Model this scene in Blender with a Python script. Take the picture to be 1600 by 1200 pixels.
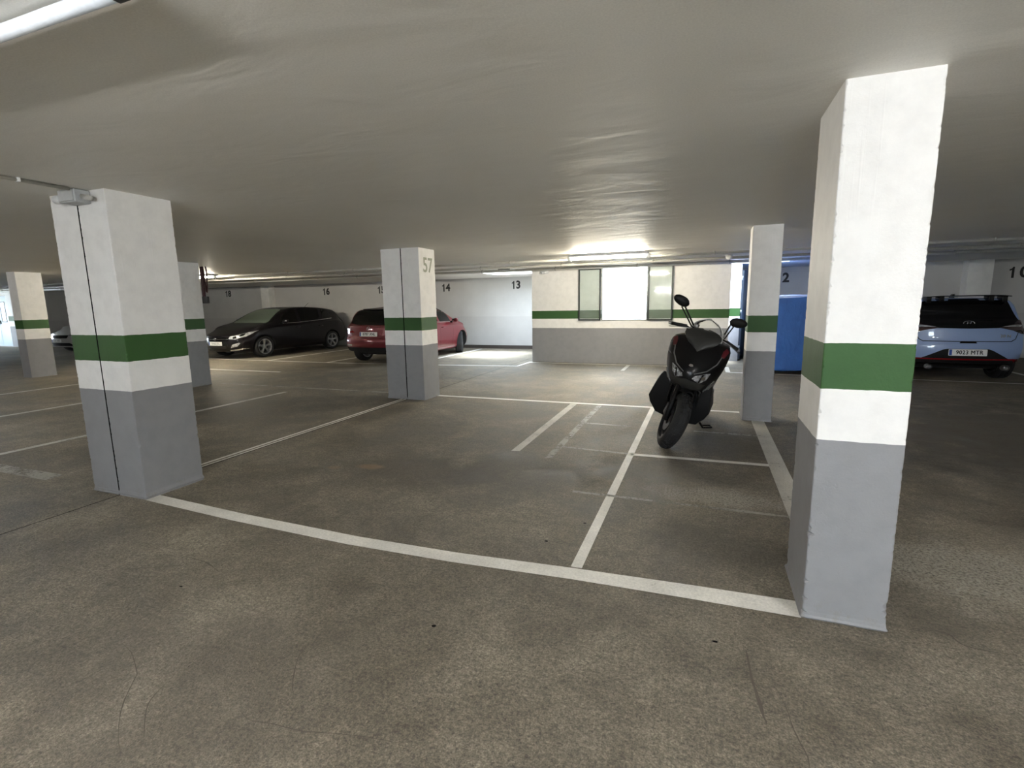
import bpy, bmesh, math, random
from mathutils import Vector, Matrix
from mathutils.bvhtree import BVHTree

random.seed(7)
scene = bpy.context.scene
for o in list(bpy.data.objects):
    bpy.data.objects.remove(o)
COL = scene.collection
PI = math.pi
H = 2.30                      # ceiling height

# ------------------------------------------------------------------ camera
def make_camera():
    pitch, roll, yaw = math.radians(9.129), math.radians(-0.919), math.radians(20.942)
    fw0 = Vector((-math.sin(yaw), math.cos(yaw), 0))
    r = Vector((math.cos(yaw), math.sin(yaw), 0))
    fw = math.cos(pitch) * fw0 - math.sin(pitch) * Vector((0, 0, 1))
    u = r.cross(fw)
    c, s = math.cos(roll), math.sin(roll)
    r2, u2 = c * r + s * u, -s * r + c * u
    m = Matrix((r2, u2, -fw)).transposed().to_4x4()
    m.translation = (0, 0, 1.4547)
    cam = bpy.data.cameras.new('camera')
    cam.sensor_fit = 'HORIZONTAL'
    cam.sensor_width = 36
    cam.lens = 780.38 / 1600 * 36
    cam.clip_start = 0.02
    cam.clip_end = 200
    o = bpy.data.objects.new('camera', cam)
    o.matrix_world = m
    COL.objects.link(o)
    scene.camera = o
make_camera()

# ------------------------------------------------------------------ world (overcast daylight) and exposure
world = bpy.data.worlds.new('world')
scene.world = world
world.use_nodes = True
wn = world.node_tree.nodes
wn['Background'].inputs['Color'].default_value = (0.74, 0.87, 1.0, 1)
wn['Background'].inputs['Strength'].default_value = 10.0
sun = bpy.data.lights.new('sun', 'SUN')
sun.energy = 14.0
sun.angle = math.radians(22)
sun.color = (.82, .91, 1.0)
sun_o = bpy.data.objects.new('sun', sun)
sun_o.rotation_euler = Vector((-.36, .16, -1)).to_track_quat('-Z', 'Y').to_euler()
sun_o.location = (0, 0, 12)
COL.objects.link(sun_o)
scene.view_settings.view_transform = 'Standard'
scene.view_settings.look = 'None'
scene.view_settings.exposure = 1.33
scene.view_settings.gamma = 1.0
scene.view_settings.use_curve_mapping = False
LAMP_AISLE = 165.0      # emission of the tubes over the aisle the photographer stands in
LAMP_WARM = 250.0       # emission of the tubes over the second aisle

# ------------------------------------------------------------------ helpers
def tag(o, label=None, cat=None, group=None, kind=None):
    if label: o['label'] = label
    if cat: o['category'] = cat
    if group: o['group'] = group
    if kind: o['kind'] = kind
    return o

def empty(name, loc=(0, 0, 0), rz=0):
    o = bpy.data.objects.new(name, None)
    o.empty_display_size = 0.1
    o.location = loc
    o.rotation_euler = (0, 0, rz)
    COL.objects.link(o)
    return o

def link(name, me, mats, parent=None):
    for m in (mats if isinstance(mats, (list, tuple)) else [mats]):
        me.materials.append(m)
    o = bpy.data.objects.new(name, me)
    COL.objects.link(o)
    if parent is not None: o.parent = parent
    return o

class MB:
    """collects shapes into one mesh"""
    def __init__(s):
        s.v = []; s.f = []; s.m = []; s.sm = []
    def add(s, vs, fs, mi=0, smooth=False):
        b = len(s.v)
        s.v += [tuple(v) for v in vs]
        for f in fs:
            s.f.append(tuple(b + i for i in f)); s.m.append(mi); s.sm.append(smooth)
        return s
    def box(s, x0, x1, y0, y1, z0, z1, mi=0, bevel=0.0, M=None):
        bm = bmesh.new()
        bmesh.ops.create_cube(bm, size=1)
        for v in bm.verts:
            v.co = Vector((x0 + (v.co.x + .5) * (x1 - x0), y0 + (v.co.y + .5) * (y1 - y0), z0 + (v.co.z + .5) * (z1 - z0)))
        if bevel:
            bmesh.ops.bevel(bm, geom=list(bm.edges), offset=bevel, segments=2, profile=.7, affect='EDGES')
        return s.bm(bm, mi, bool(bevel), M)
    def bm(s, bm, mi=0, smooth=False, M=None):
        bm.verts.ensure_lookup_table()
        vs = [(M @ v.co if M else v.co) for v in bm.verts]
        idx = {v: i for i, v in enumerate(bm.verts)}
        fs = [[idx[v] for v in f.verts] for f in bm.faces]
        bm.free()
        return s.add(vs, fs, mi, smooth)
    def tube(s, pts, r, seg=10, mi=0, caps=True, smooth=True, flat=1.0):
        pts = [Vector(p) for p in pts]
        n = len(pts)
        rr = r if isinstance(r, (list, tuple)) else [r] * n
        rings = []
        up = None
        for i, p in enumerate(pts):
            d = (pts[min(i + 1, n - 1)] - pts[max(i - 1, 0)]).normalized()
            if up is None:
                up = Vector((0, 0, 1)) if abs(d.z) < .9 else Vector((1, 0, 0))
            a = d.cross(up).normalized(); up = a.cross(d).normalized()
            rings.append([p + (a * math.cos(2 * PI * k / seg) + up * math.sin(2 * PI * k / seg) * flat) * rr[i] for k in range(seg)])
        return s.loft(rings, mi, caps, smooth)
    def loft(s, rings, mi=0, caps=True, smooth=True):
        m = len(rings[0]); vs = [p for r in rings for p in r]; fs = []
        for i in range(len(rings) - 1):
            for k in range(m):
                k2 = (k + 1) % m
                fs.append((i * m + k, i * m + k2, (i + 1) * m + k2, (i + 1) * m + k))
        if caps:
            fs.append(tuple(range(m))[::-1]); fs.append(tuple((len(rings) - 1) * m + k for k in range(m)))
        return s.add(vs, fs, mi, smooth)
    def lathe(s, prof, seg=32, mi=0, M=None, smooth=True, closed=False):
        """profile of (radius, height) around local Z"""
        vs = []; fs = []; n = len(prof)
        for k in range(seg):
            a = 2 * PI * k / seg
            for r, h in prof:
                v = Vector((r * math.cos(a), r * math.sin(a), h))
                vs.append(M @ v if M else v)
        for k in range(seg):
            k2 = (k + 1) % seg
            for i in range(n if closed else n - 1):
                j = (i + 1) % n
                fs.append((k * n + i, k2 * n + i, k2 * n + j, k * n + j))
        return s.add(vs, fs, mi, smooth)
    def prism(s, poly, M, depth, mi=0, smooth=False):
        """polygon (x,y) extruded along local z by depth, placed by M"""
        n = len(poly)
        vs = [M @ Vector((x, y, 0)) for x, y in poly] + [M @ Vector((x, y, depth)) for x, y in poly]
        fs = [tuple(range(n))[::-1], tuple(range(n, 2 * n))] + [(i, (i + 1) % n, n + (i + 1) % n, n + i) for i in range(n)]
        return s.add(vs, fs, mi, smooth)
    def mesh(s, name, fix=True):
        me = bpy.data.meshes.new(name)
        me.from_pydata(s.v, [], s.f)
        me.polygons.foreach_set('material_index', s.m)
        me.polygons.foreach_set('use_smooth', s.sm)
        if fix:
            bm = bmesh.new(); bm.from_mesh(me)
            bmesh.ops.recalc_face_normals(bm, faces=list(bm.faces))
            bm.to_mesh(me); bm.free()
        me.update()
        return me
    def build(s, name, mats, parent=None, sharp=None):
        me = s.mesh(name)
        if sharp is not None:
            me.set_sharp_from_angle(angle=math.radians(sharp))
        return link(name, me, mats, parent)

def copy_tree(o, parent=None):
    c = o.copy(); COL.objects.link(c)
    if parent is not None: c.parent = parent
    for ch in [x for x in bpy.data.objects if x.parent == o]:
        copy_tree(ch, c)
    return c

def text_obj(name, s, size, mat, M, parent=None, depth=0.002, sx=1.0, bold=0.0, align='CENTER', spacing=1.0, fat=0.0):
    cu = bpy.data.curves.new(name, 'FONT')
    cu.body = s; cu.size = size; cu.align_x = align; cu.align_y = 'CENTER'; cu.extrude = depth; cu.offset = bold
    cu.resolution_u = 3; cu.space_character = spacing
    t = bpy.data.objects.new(name, cu); COL.objects.link(t)
    dg = bpy.context.evaluated_depsgraph_get(); dg.update()
    me = bpy.data.meshes.new_from_object(t.evaluated_get(dg))
    bpy.data.objects.remove(t); bpy.data.curves.remove(cu)
    me.transform(Matrix.Diagonal((sx, 1, 1, 1)))
    if fat:
        mb = MB()
        for dx, dy in ((-fat, 0), (fat, 0), (0, fat), (0, -fat)):
            mb.add([v.co + Vector((dx, dy, (dx + dy) * .02)) for v in me.vertices], [tuple(p.vertices) for p in me.polygons])
        me = mb.mesh(name, False)
    me.transform(M)
    me.materials.clear()
    return link(name, me, mat, parent)

# ------------------------------------------------------------------ materials
def N(nt, kind, **kw):
    n = nt.nodes.new(kind)
    for k, v in kw.items():
        if k.startswith('i_'):
            n.inputs[k[2:].replace('_', ' ')].default_value = v
        else:
            setattr(n, k, v)
    return n

def ramp(nt, fac, stops, interp='LINEAR'):
    n = nt.nodes.new('ShaderNodeValToRGB')
    n.color_ramp.interpolation = interp
    el = n.color_ramp.elements
    while len(el) < len(stops): el.new(0.5)
    for e, (p, c) in zip(el, stops):
        e.position = p
        e.color = (c, c, c, 1) if isinstance(c, (int, float)) else (*c, 1)
    nt.links.new(fac, n.inputs['Fac'])
    return n.outputs['Color']

def noise(nt, scale, detail=4, rough=.55, vec=None, dist=0.0, off=None):
    n = N(nt, 'ShaderNodeTexNoise')
    n.inputs['Scale'].default_value = scale; n.inputs['Detail'].default_value = detail
    n.inputs['Roughness'].default_value = rough; n.inputs['Distortion'].default_value = dist
    if vec is not None: nt.links.new(vec, n.inputs['Vector'])
    return n.outputs['Fac']

def mix(nt, fac, a, b, mode='MIX'):
    n = N(nt, 'ShaderNodeMix', data_type='RGBA', blend_type=mode)
    def put(sock, v):
        if hasattr(v, 'is_linked') or hasattr(v, 'links'): nt.links.new(v, sock)
        else: sock.default_value = v if isinstance(v, (int, float)) else (*v, 1)
    if isinstance(fac, (int, float)): n.inputs[0].default_value = fac
    else: nt.links.new(fac, n.inputs[0])
    put(n.inputs[6], a); put(n.inputs[7], b)
    return n.outputs[2]

def math_(nt, op, a, b=None, c=None):
    n = N(nt, 'ShaderNodeMath', operation=op)
    for i, v in enumerate((a, b, c)):
        if v is None: continue
        if isinstance(v, (int, float)): n.inputs[i].default_value = v
        else: nt.links.new(v, n.inputs[i])
    return n.outputs[0]

def new_mat(name):
    m = bpy.data.materials.new(name); m.use_nodes = True
    nt = m.node_tree
    return m, nt, nt.nodes['Principled BSDF']

def bump(nt, bsdf, height, strength=.3, dist=.01):
    b = N(nt, 'ShaderNodeBump'); b.inputs['Strength'].default_value = strength; b.inputs['Distance'].default_value = dist
    nt.links.new(height, b.inputs['Height']); nt.links.new(b.outputs['Normal'], bsdf.inputs['Normal'])

def pos(nt):
    return N(nt, 'ShaderNodeNewGeometry').outputs['Position']

def objco(nt):
    return N(nt, 'ShaderNodeTexCoord').outputs['Object']

def simple(name, col, rough=.5, metal=0.0, var=.06, scale=30, spec=.5, coat=0.0, bmp=0.0, emit=None, es=0):
    """plain procedural material: base colour with a little noise in colour and roughness"""
    m, nt, b = new_mat(name)
    c = objco(nt)
    n = noise(nt, scale, 3, .6, c)
    lo = tuple(max(0, x * (1 - var)) for x in col); hi = tuple(min(1, x * (1 + var)) for x in col)
    nt.links.new(ramp(nt, n, [(.3, lo), (.7, hi)]), b.inputs['Base Color'])
    b.inputs['Roughness'].default_value = rough
    b.inputs['Metallic'].default_value = metal
    b.inputs['Specular IOR Level'].default_value = spec
    b.inputs['Coat Weight'].default_value = coat
    b.inputs['Coat Roughness'].default_value = .04
    if bmp: bump(nt, b, n, bmp, .004)
    if emit:
        b.inputs['Emission Color'].default_value = (*emit, 1); b.inputs['Emission Strength'].default_value = es
    return m

def band_material(name, bumps=.25, z_bands=True, warm=(.80, .79, .77)):
    """garage paint: grey dado, white, green stripe, white above"""
    m, nt, b = new_mat(name)
    P = pos(nt)
    sep = N(nt, 'ShaderNodeSeparateXYZ'); nt.links.new(P, sep.inputs[0])
    wob = noise(nt, 14, 2, .5, P)
    z = math_(nt, 'ADD', sep.outputs['Z'], math_(nt, 'MULTIPLY', math_(nt, 'SUBTRACT', wob, .5), .008))
    zz = math_(nt, 'DIVIDE', z, 2.5)
    grey, green = (.240, .240, .252), (.019, .077, .011)
    colr = ramp(nt, zz, [(0, grey), (.8415 / 2.5, warm), (1.0678 / 2.5, green), (1.2614 / 2.5, warm)], 'CONSTANT')
    fine = noise(nt, 9, 5, .6, P)
    colr = mix(nt, 1.0, colr, ramp(nt, fine, [(.25, .90), (.6, 1.0)]), 'MULTIPLY')
    # scuffs near the floor
    sc = noise(nt, 22, 4, .65, P)
    low = ramp(nt, math_(nt, 'DIVIDE', sep.outputs['Z'], .13), [(0, 1.0), (1, 0.0)])
    dirt = math_(nt, 'MULTIPLY', low, ramp(nt, sc, [(.55, 0.0), (.65, .45)]))
    colr = mix(nt, dirt, colr, (.20, .18, .15))
    # tiny dark pin holes
    vo = N(nt, 'ShaderNodeTexVoronoi'); vo.inputs['Scale'].default_value = 5.5; nt.links.new(P, vo.inputs['Vector'])
    pin = ramp(nt, vo.outputs['Distance'], [(.0, 1.0), (.016, 1.0), (.026, 0.0)])
    vo2 = noise(nt, 1.7, 2, .5, P)
    pin = math_(nt, 'MULTIPLY', pin, ramp(nt, vo2, [(.53, 0.0), (.58, .6)]))
    colr = mix(nt, pin, colr, (.12, .11, .10))
    nt.links.new(colr, b.inputs['Base Color'])
    b.inputs['Roughness'].default_value = .62
    # plaster relief: grain + trowel marks + vertical drips
    g1 = noise(nt, 95, 4, .7, P); g2 = noise(nt, 7, 4, .55, P)
    mp = N(nt, 'ShaderNodeMapping'); mp.inputs['Scale'].default_value = (38, 38, 1.3); nt.links.new(P, mp.inputs[0])
    dr = ramp(nt, noise(nt, 1.0, 2, .5, mp.outputs[0]), [(.60, 0.0), (.72, 1.0)])
    up = ramp(nt, math_(nt, 'DIVIDE', sep.outputs['Z'], 2.5), [(.60, 0.0), (.75, 1.0)])
    h = math_(nt, 'ADD', math_(nt, 'MULTIPLY', g1, .35), math_(nt, 'MULTIPLY', g2, 1.2))
    h = math_(nt, 'ADD', h, math_(nt, 'MULTIPLY', math_(nt, 'MULTIPLY', dr, up), .5))
    pit = math_(nt, 'MULTIPLY', ramp(nt, noise(nt, 26, 4, .7, P), [(.60, 0.0), (.68, 1.0)]), ramp(nt, math_(nt, 'DIVIDE', sep.outputs['Z'], .85), [(.1, 1.0), (1, .0)]))
    h = math_(nt, 'SUBTRACT', h, math_(nt, 'ADD', math_(nt, 'MULTIPLY', pin, 1.0), math_(nt, 'MULTIPLY', pit, .9)))
    bump(nt, b, h, bumps, .02)
    return m

def floor_material():
    m, nt, b = new_mat('concrete_floor')
    P = pos(nt)
    big = noise(nt, .42, 5, .6, P, .6)
    mid = noise(nt, 2.1, 6, .62, P, .4)
    fin = noise(nt, 17, 5, .7, P)
    grit = noise(nt, 150, 3, .75, P)
    col = mix(nt, ramp(nt, big, [(.30, 0.0), (.68, 1.0)]), (.142, .123, .094), (.235, .209, .165))
    col = mix(nt, ramp(nt, mid, [(.34, .0), (.66, 1.0)]), mix(nt, 1.0, col, (.58, .56, .53), 'MULTIPLY'), mix(nt, 1.0, col, (1.25, 1.25, 1.24), 'MULTIPLY'))
    col = mix(nt, 1.0, col, ramp(nt, fin, [(.25, .66), (.5, 1.0), (.78, 1.32)]), 'MULTIPLY')
    col = mix(nt, 1.0, col, ramp(nt, grit, [(.30, .55), (.5, 1.0), (.70, 1.55)]), 'MULTIPLY')
    patch = noise(nt, 66, 5, .75, P, .3)
    col = mix(nt, 1.0, col, ramp(nt, patch, [(.34, .50), (.5, .98), (.66, 1.55)]), 'MULTIPLY')
    sep = N(nt, 'ShaderNodeSeparateXYZ'); nt.links.new(P, sep.inputs[0])
    # oil and wear stains, plus painted shade around the near right column: (x, y, rx, ry, colour, amount)
    wob = noise(nt, 2.6, 5, .65, P)
    for x, y, rx, ry, c, amt in STAINS_AND_SHADE:
        dx = math_(nt, 'DIVIDE', math_(nt, 'SUBTRACT', sep.outputs['X'], x), rx)
        dy = math_(nt, 'DIVIDE', math_(nt, 'SUBTRACT', sep.outputs['Y'], y), ry)
        d = math_(nt, 'SQRT', math_(nt, 'ADD', math_(nt, 'MULTIPLY', dx, dx), math_(nt, 'MULTIPLY', dy, dy)))
        d = math_(nt, 'ADD', d, math_(nt, 'MULTIPLY', math_(nt, 'SUBTRACT', wob, .5), 2.2))
        k = ramp(nt, math_(nt, 'DIVIDE', d, 2.0), [(.28, amt), (.58, 0.0)])
        if c[0] > .3:
            k = math_(nt, 'MULTIPLY', k, ramp(nt, patch, [(.40, 0.0), (.56, 1.0)]))
        col = mix(nt, k, col, c)
    nt.links.new(col, b.inputs['Base Color'])
    nt.links.new(ramp(nt, mid, [(.3, .50), (.7, .80)]), b.inputs['Roughness'])
    b.inputs['Specular IOR Level'].default_value = .42
    h = math_(nt, 'ADD', math_(nt, 'MULTIPLY', grit, .5), math_(nt, 'ADD', math_(nt, 'MULTIPLY', fin, .9), math_(nt, 'MULTIPLY', mid, 1.6)))
    bump(nt, b, math_(nt, 'ADD', h, math_(nt, 'MULTIPLY', patch, 1.2)), .55, .012)
    return m

STAINS_AND_SHADE = [
    (.10, 3.05, .45, .30, (.075, .066, .053), .5),  # shadow left of the near right column, painted into the floor
    (1.05, 2.62, .16, .18, (.075, .065, .05), .55),  # shadow at that column's right side, painted likewise
    (-2.35, 3.75, .75, .40, (.085, .07, .056), .55),
    (-1.55, 3.95, .8, .55, (.075, .068, .056), .5),
    (-.35, 4.35, .55, .35, (.078, .072, .06), .55),
    (.25, 5.35, .42, .55, (.072, .064, .053), .55),
    (-3.05, 4.9, .5, .8, (.10, .088, .07), .4),
    (-6.2, 5.3, 1.6, .9, (.085, .075, .06), .45),
    (-2.6, 6.2, .9, .5, (.11, .098, .08), .35),
    (3.2, 6.5, 1.7, 2.6, (.062, .053, .041), .75),  # shade over the right bay, painted into the floor colour
    (-1.9, 1.2, .7, .5, (.12, .105, .087), .35),
    (.20, 3.86, .55, .20, (.46, .43, .37), .55),
    (1.45, 3.15, .55, .42, (.42, .39, .33), .6),
    (-2.80, 3.65, .12, .07, (.27, .19, .11), .6),
    (-3.12, 3.52, .07, .05, (.27, .20, .12), .5),
]
MAT = {}
MAT['floor'] = floor_material()
MAT['paint'] = band_material('banded_garage_paint', .17)
MAT['wall_band'] = band_material('banded_wall_paint', .07)

def ceiling_material():
    m, nt, b = new_mat('ceiling_paint')
    P = pos(nt)
    a = noise(nt, .6, 4, .55, P); f = noise(nt, 130, 3, .7, P)
    col = mix(nt, ramp(nt, a, [(.3, 0.0), (.7, 1.0)]), (.78, .76, .705), (.84, .82, .765))
    col = mix(nt, 1.0, col, ramp(nt, f, [(.3, .92), (.7, 1.05)]), 'MULTIPLY')
    nt.links.new(col, b.inputs['Base Color'])
    b.inputs['Roughness'].default_value = .56
    mp = N(nt, 'ShaderNodeMapping'); mp.inputs['Scale'].default_value = (.9, 1.7, 1); nt.links.new(P, mp.inputs[0])
    w = noise(nt, 2.0, 3, .5, mp.outputs[0], .5)
    h = math_(nt, 'ADD', math_(nt, 'MULTIPLY', w, 2.2), math_(nt, 'MULTIPLY', f, .08))
    bump(nt, b, h, .27, .02)
    return m
MAT['ceiling'] = ceiling_material()

def wall_white():
    m, nt, b = new_mat('white_wall_paint')
    P = pos(nt)
    a = noise(nt, 1.3, 5, .6, P)
    sep = N(nt, 'ShaderNodeSeparateXYZ'); nt.links.new(P, sep.inputs[0])
    z = math_(nt, 'ADD', sep.outputs['Z'], math_(nt, 'MULTIPLY', a, .04))
    base = ramp(nt, math_(nt, 'DIVIDE', z, 2.5), [(0, (.50, .49, .475)), (1.07 / 2.5, (.545, .535, .515))], 'CONSTANT')
    col = mix(nt, 1.0, base, ramp(nt, a, [(.3, .90), (.7, 1.03)]), 'MULTIPLY')
    nt.links.new(col, b.inputs['Base Color']); b.inputs['Roughness'].default_value = .7
    bump(nt, b, noise(nt, 60, 4, .6, P), .12, .01)
    return m
MAT['white_wall'] = wall_white()

def line_paint(name, wear, col=(.88, .86, .80)):
    m, nt, b = new_mat(name)
    P = pos(nt)
    a = noise(nt, 26, 5, .75, P); c = noise(nt, 3.2, 3, .6, P)
    colr = mix(nt, ramp(nt, c, [(.3, 0.0), (.7, 1.0)]), tuple(x * .78 for x in col), col)
    colr = mix(nt, 1.0, colr, ramp(nt, noise(nt, 70, 3, .7, P), [(.3, .82), (.65, 1.06)]), 'MULTIPLY')
    nt.links.new(colr, b.inputs['Base Color']); b.inputs['Roughness'].default_value = .6
    tr = N(nt, 'ShaderNodeBsdfTransparent'); mx = N(nt, 'ShaderNodeMixShader')
    s = math_(nt, 'ADD', math_(nt, 'MULTIPLY', a, .65), math_(nt, 'MULTIPLY', c, .35))
    fac = ramp(nt, s, [(max(0, wear - .05), 0.0), (min(1, wear + .05), 1.0)])
    nt.links.new(fac, mx.inputs[0]); nt.links.new(tr.outputs[0], mx.inputs[1]); nt.links.new(b.outputs[0], mx.inputs[2])
    nt.links.new(mx.outputs[0], nt.nodes['Material Output'].inputs['Surface'])
    return m
MAT['line'] = line_paint('road_paint', .33)
MAT['line_worn'] = line_paint('worn_road_paint', .385, (.60, .58, .52))
MAT['line_ghost'] = line_paint('faded_road_paint', .45, (.38, .36, .31))
MAT['joint'] = simple('black_joint_sealant', (.004, .004, .004), .95, bmp=.3, spec=.05)
MAT['crack'] = simple('dark_crack', (.115, .10, .08), .95)
MAT['pipe'] = simple('painted_pipe', (.56, .545, .51), .5)
MAT['conduit'] = simple('painted_conduit', (.45, .44, .40), .55)
MAT['box_grey'] = simple('grey_plastic_box', (.40, .41, .41), .5)
MAT['white_plastic'] = simple('white_plastic', (.78, .79, .80), .4)
MAT['dark_plastic'] = simple('dark_plastic', (.02, .02, .02), .5)
MAT['tube_off'] = simple('unlit_tube_glass', (.80, .86, .93), .2)
MAT['tube_cool'] = simple('lit_tube_neutral', (.9, .9, .9), .3, emit=(1.0, .98, .95), es=LAMP_AISLE)
MAT['tube_right'] = simple('lit_tube_bright', (.9, .9, .9), .3, emit=(1.0, .98, .95), es=LAMP_AISLE * 1.5)
MAT['tube_warm'] = simple('lit_tube_warm', (.9, .9, .85), .3, emit=(1.0, .91, .73), es=LAMP_WARM)
MAT['black'] = simple('black_paint_digits', (.012, .012, .012), .6)
MAT['digit_grey'] = simple('faded_green_grey_digits', (.34, .36, .29), .7)

# ------------------------------------------------------------------ setting: floor, ceiling, walls
X0, X1, Y0, Y1 = -30.0, 8.8, -5.5, 15.3
JX = -4.292           # expansion joint running through the double columns

def structure(o, label=None):
    o['kind'] = 'structure'
    if label: o['label'] = label
    return o

fl = MB()
fl.box(X0 - .3, JX - .007, Y0 - .3, Y1 + .3, -.25, 0)
fl.box(JX + .007, X1 + .3, Y0 - .3, Y1 + .3, -.25, 0)
floor = structure(fl.build('floor', MAT['floor']), 'stained bare concrete floor with worn white bay lines')
j = MB().box(JX - .0075, JX + .0075, Y0, Y1, -.1, -.0015)
tag(j.build('expansion_joint', MAT['joint'], floor), 'dark expansion joint running across the slab')

WELL = (-3.85, .37, 12.08, 15.3)       # light well behind the windowed wall
SKY_L = (-5.75, -4.05, 12.1, 13.9)      # open skylight shafts either side of the window wall
SKY_R = (.56, 1.75, 12.1, 13.05)
cl = MB()
cl.box(X0 - .3, X1 + .3, Y0 - .3, WELL[2], H, H + .3)
cl.box(X0 - .3, SKY_L[0], WELL[2], Y1 + .3, H, H + .3)
cl.box(SKY_L[0], SKY_L[1], WELL[2], SKY_L[2], H, H + .3)
cl.box(SKY_L[0], SKY_L[1], SKY_L[3], Y1 + .3, H, H + .3)
cl.box(SKY_L[1], WELL[0], WELL[2], Y1 + .3, H, H + .3)
cl.box(WELL[1], SKY_R[0], WELL[2], Y1 + .3, H, H + .3)
cl.box(SKY_R[0], SKY_R[1], SKY_R[3], Y1 + .3, H, H + .3)
cl.box(SKY_R[1], X1 + .3, WELL[2], Y1 + .3, H, H + .3)
ceiling = structure(cl.build('ceiling', MAT['ceiling']), 'low painted concrete ceiling with a wavy uneven surface')

def wall(name, boxes, mat, label=None):
    mb = MB()
    for b in boxes: mb.box(*b)
    return structure(mb.build(name, mat), label)

wall_back = wall('wall_back', [(-25, WELL[0] - .0, Y1, Y1 + .25, 0, H), (WELL[0], WELL[1], Y1, Y1 + .25, 0, H + .3), (WELL[1], X1, Y1, Y1 + .25, 0, H)], MAT['white_wall'], 'plain white back wall with black bay numbers')
wall('wall_right', [(X1, X1 + .25, Y0, Y1 + .25, 0, H)], MAT['wall_band'])
EX0, EX1 = .5, 2.1        # vehicle entrance behind the viewer
wall('wall_front', [(X0, EX0, Y0 - .25, Y0, 0, H), (EX1, X1, Y0 - .25, Y0, 0, H), (EX0, EX1, Y0 - .25, Y0, 2.2, H)], MAT['wall_band'])
MAT['outside'] = simple('pale_outside_paving', (.52, .50, .46), .8, scale=4)
structure(MB().box(X0, X1, -22, Y0 - .3, -.25, -.01).build('floor_outside_front', MAT['outside']))
structure(MB().box(-48, X0 - .3, -6, Y1, -.25, -.01).build('floor_outside_left', MAT['outside']))
# left wall with the vehicle entrance open to daylight
wall('wall_left', [(X0 - .25, X0, Y0, 9.2, 0, H), (X0 - .25, X0, 11.2, 12.2, 0, H), (X0 - .25, X0, 9.2, 11.2, 2.15, H)], MAT['wall_band'])
DX0, DX1 = -28.75, -27.15
wall('wall_side', [(X0, DX0, 12.2, 12.4, 0, H), (DX1, -25, 12.2, 12.4, 0, H), (DX0, DX1, 12.2, 12.4, 2.12, H)], MAT['wall_band'],
     'white wall with green stripe around the pale blue door')
wall('wall_return', [(-25.2, -25, 12.4, Y1 + .25, 0, H)], MAT['white_wall'])
# light well walls: front wall with the window, side walls with openings to bays 13 and 12
WX0, WX1, WY = -4.0, .52, 11.93
OX0, OX1, OZ0, OZ1 = -2.265, -1.215, 1.03, 2.262
wall_window = wall('wall_window', [(WX0, OX0, WY, WY + .15, 0, H), (OX1, WX1, WY, WY + .15, 0, H), (OX0, OX1, WY, WY + .15, 0, OZ0), (OX0, OX1, WY, WY + .15, OZ1, H)],
     MAT['wall_band'], 'banded wall with bright open window facing the aisle')
wall('wall_well_left', [(WX0, WX0 + .15, WY + .15, Y1, 0, H)], MAT['wall_band'])
wall('wall_well_right', [(WX1 - .15, WX1, WY + .15, Y1, 0, H), (WX1, .80, 13.1, 13.25, 0, H)], MAT['wall_band'],
     'daylit banded wall stub beside the dark door leaf')

# pilasters on the back wall
MAT['pilaster'] = simple('lit_pilaster_paint', (.74, .73, .69), .65, scale=6)  # paler than the wall: lamplight on the pilasters put into their colour
def pilaster(name, x0, x1, label):
    o = MB().box(x0, x1, Y1 - .30, Y1, 0, H, 0, .006).build(name, MAT['pilaster'])
    structure(o, label)
pilaster('trim_1', -16.15, -15.75, 'white pilaster on the back wall behind the dark hatchback')
pilaster('trim_2', 5.75, 6.22, 'white pilaster on the back wall behind the light blue car')
# thin dark strip at the foot of the back wall of bays 13 and 14
sk = MB().box(-9.2, WX0, Y1 - .02, Y1, 0, .11)
structure(sk.build('wall_foot_back', simple('dark_foot_strip', (.05, .04, .035), .7)), 'dark strip at the foot of wall 13')

# ------------------------------------------------------------------ painted floor lines (children of the floor)
def strip(name, pts, mat, label=None, z=.002):
    """pts: list of (xa, ya, xb, yb) left/right edge pairs"""
    mb = MB(); vs = []
    for xa, ya, xb, yb in pts: vs += [(xa, ya, z), (xb, yb, z)]
    mb.add(vs, [(2 * i, 2 * i + 1, 2 * i + 3, 2 * i + 2) for i in range(len(pts) - 1)])
    me = mb.mesh(name)
    if me.polygons[0].normal.z < 0: me.flip_normals()
    o = link(name, me, mat, floor)
    if label: o['label'] = label
    return o
def hline(xs, y0s, y1s, mat, label=None, n=1):
    return strip('painted_line', [(x, a, x, b) for x, a, b in zip(xs, y0s, y1s)], mat, label)
def vline(x0, x1, ya, yb, mat, label=None):
    return strip('painted_line', [(x0, ya, x1, ya), (x0, yb, x1, yb)], mat, label)
L, LW, LG = MAT['line'], MAT['line_worn'], MAT['line_ghost']
hline([-3.97, -3.0, -2.0, -1.3, -.6, .0, .48], [2.415, 2.36, 2.335, 2.355, 2.405, 2.425, 2.435], [2.525, 2.47, 2.445, 2.465, 2.52, 2.555, 2.575], L, 'white front line of the empty bay between the two near columns')
hline([-3.975, .49], [6.99, 7.01], [7.075, 7.09], L)
vline(JX - .105, JX - .065, 2.95, 6.60, L); vline(JX - .035, JX + .012 - .022, 2.95, 6.60, L)
vline(-.635, -.572, 2.53, 7.0, L, 'white line between the empty bay and the motorcycle bay')
hline([-.6, .60], [4.715, 4.755], [4.785, 4.825], L)
hline([-1.30, -.63], [4.78, 4.735], [4.82, 4.775], LG)
hline([-.90, .60], [3.615, 3.625], [3.655, 3.665], LG)
hline([-.05, .62], [5.825, 5.815], [5.875, 5.865], LG)
hline([-1.3, -.75], [5.85, 5.84], [5.90, 5.89], LG)
vline(.595, .735, 2.905, 6.58, LW, 'worn broad white line between the two right columns')
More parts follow.
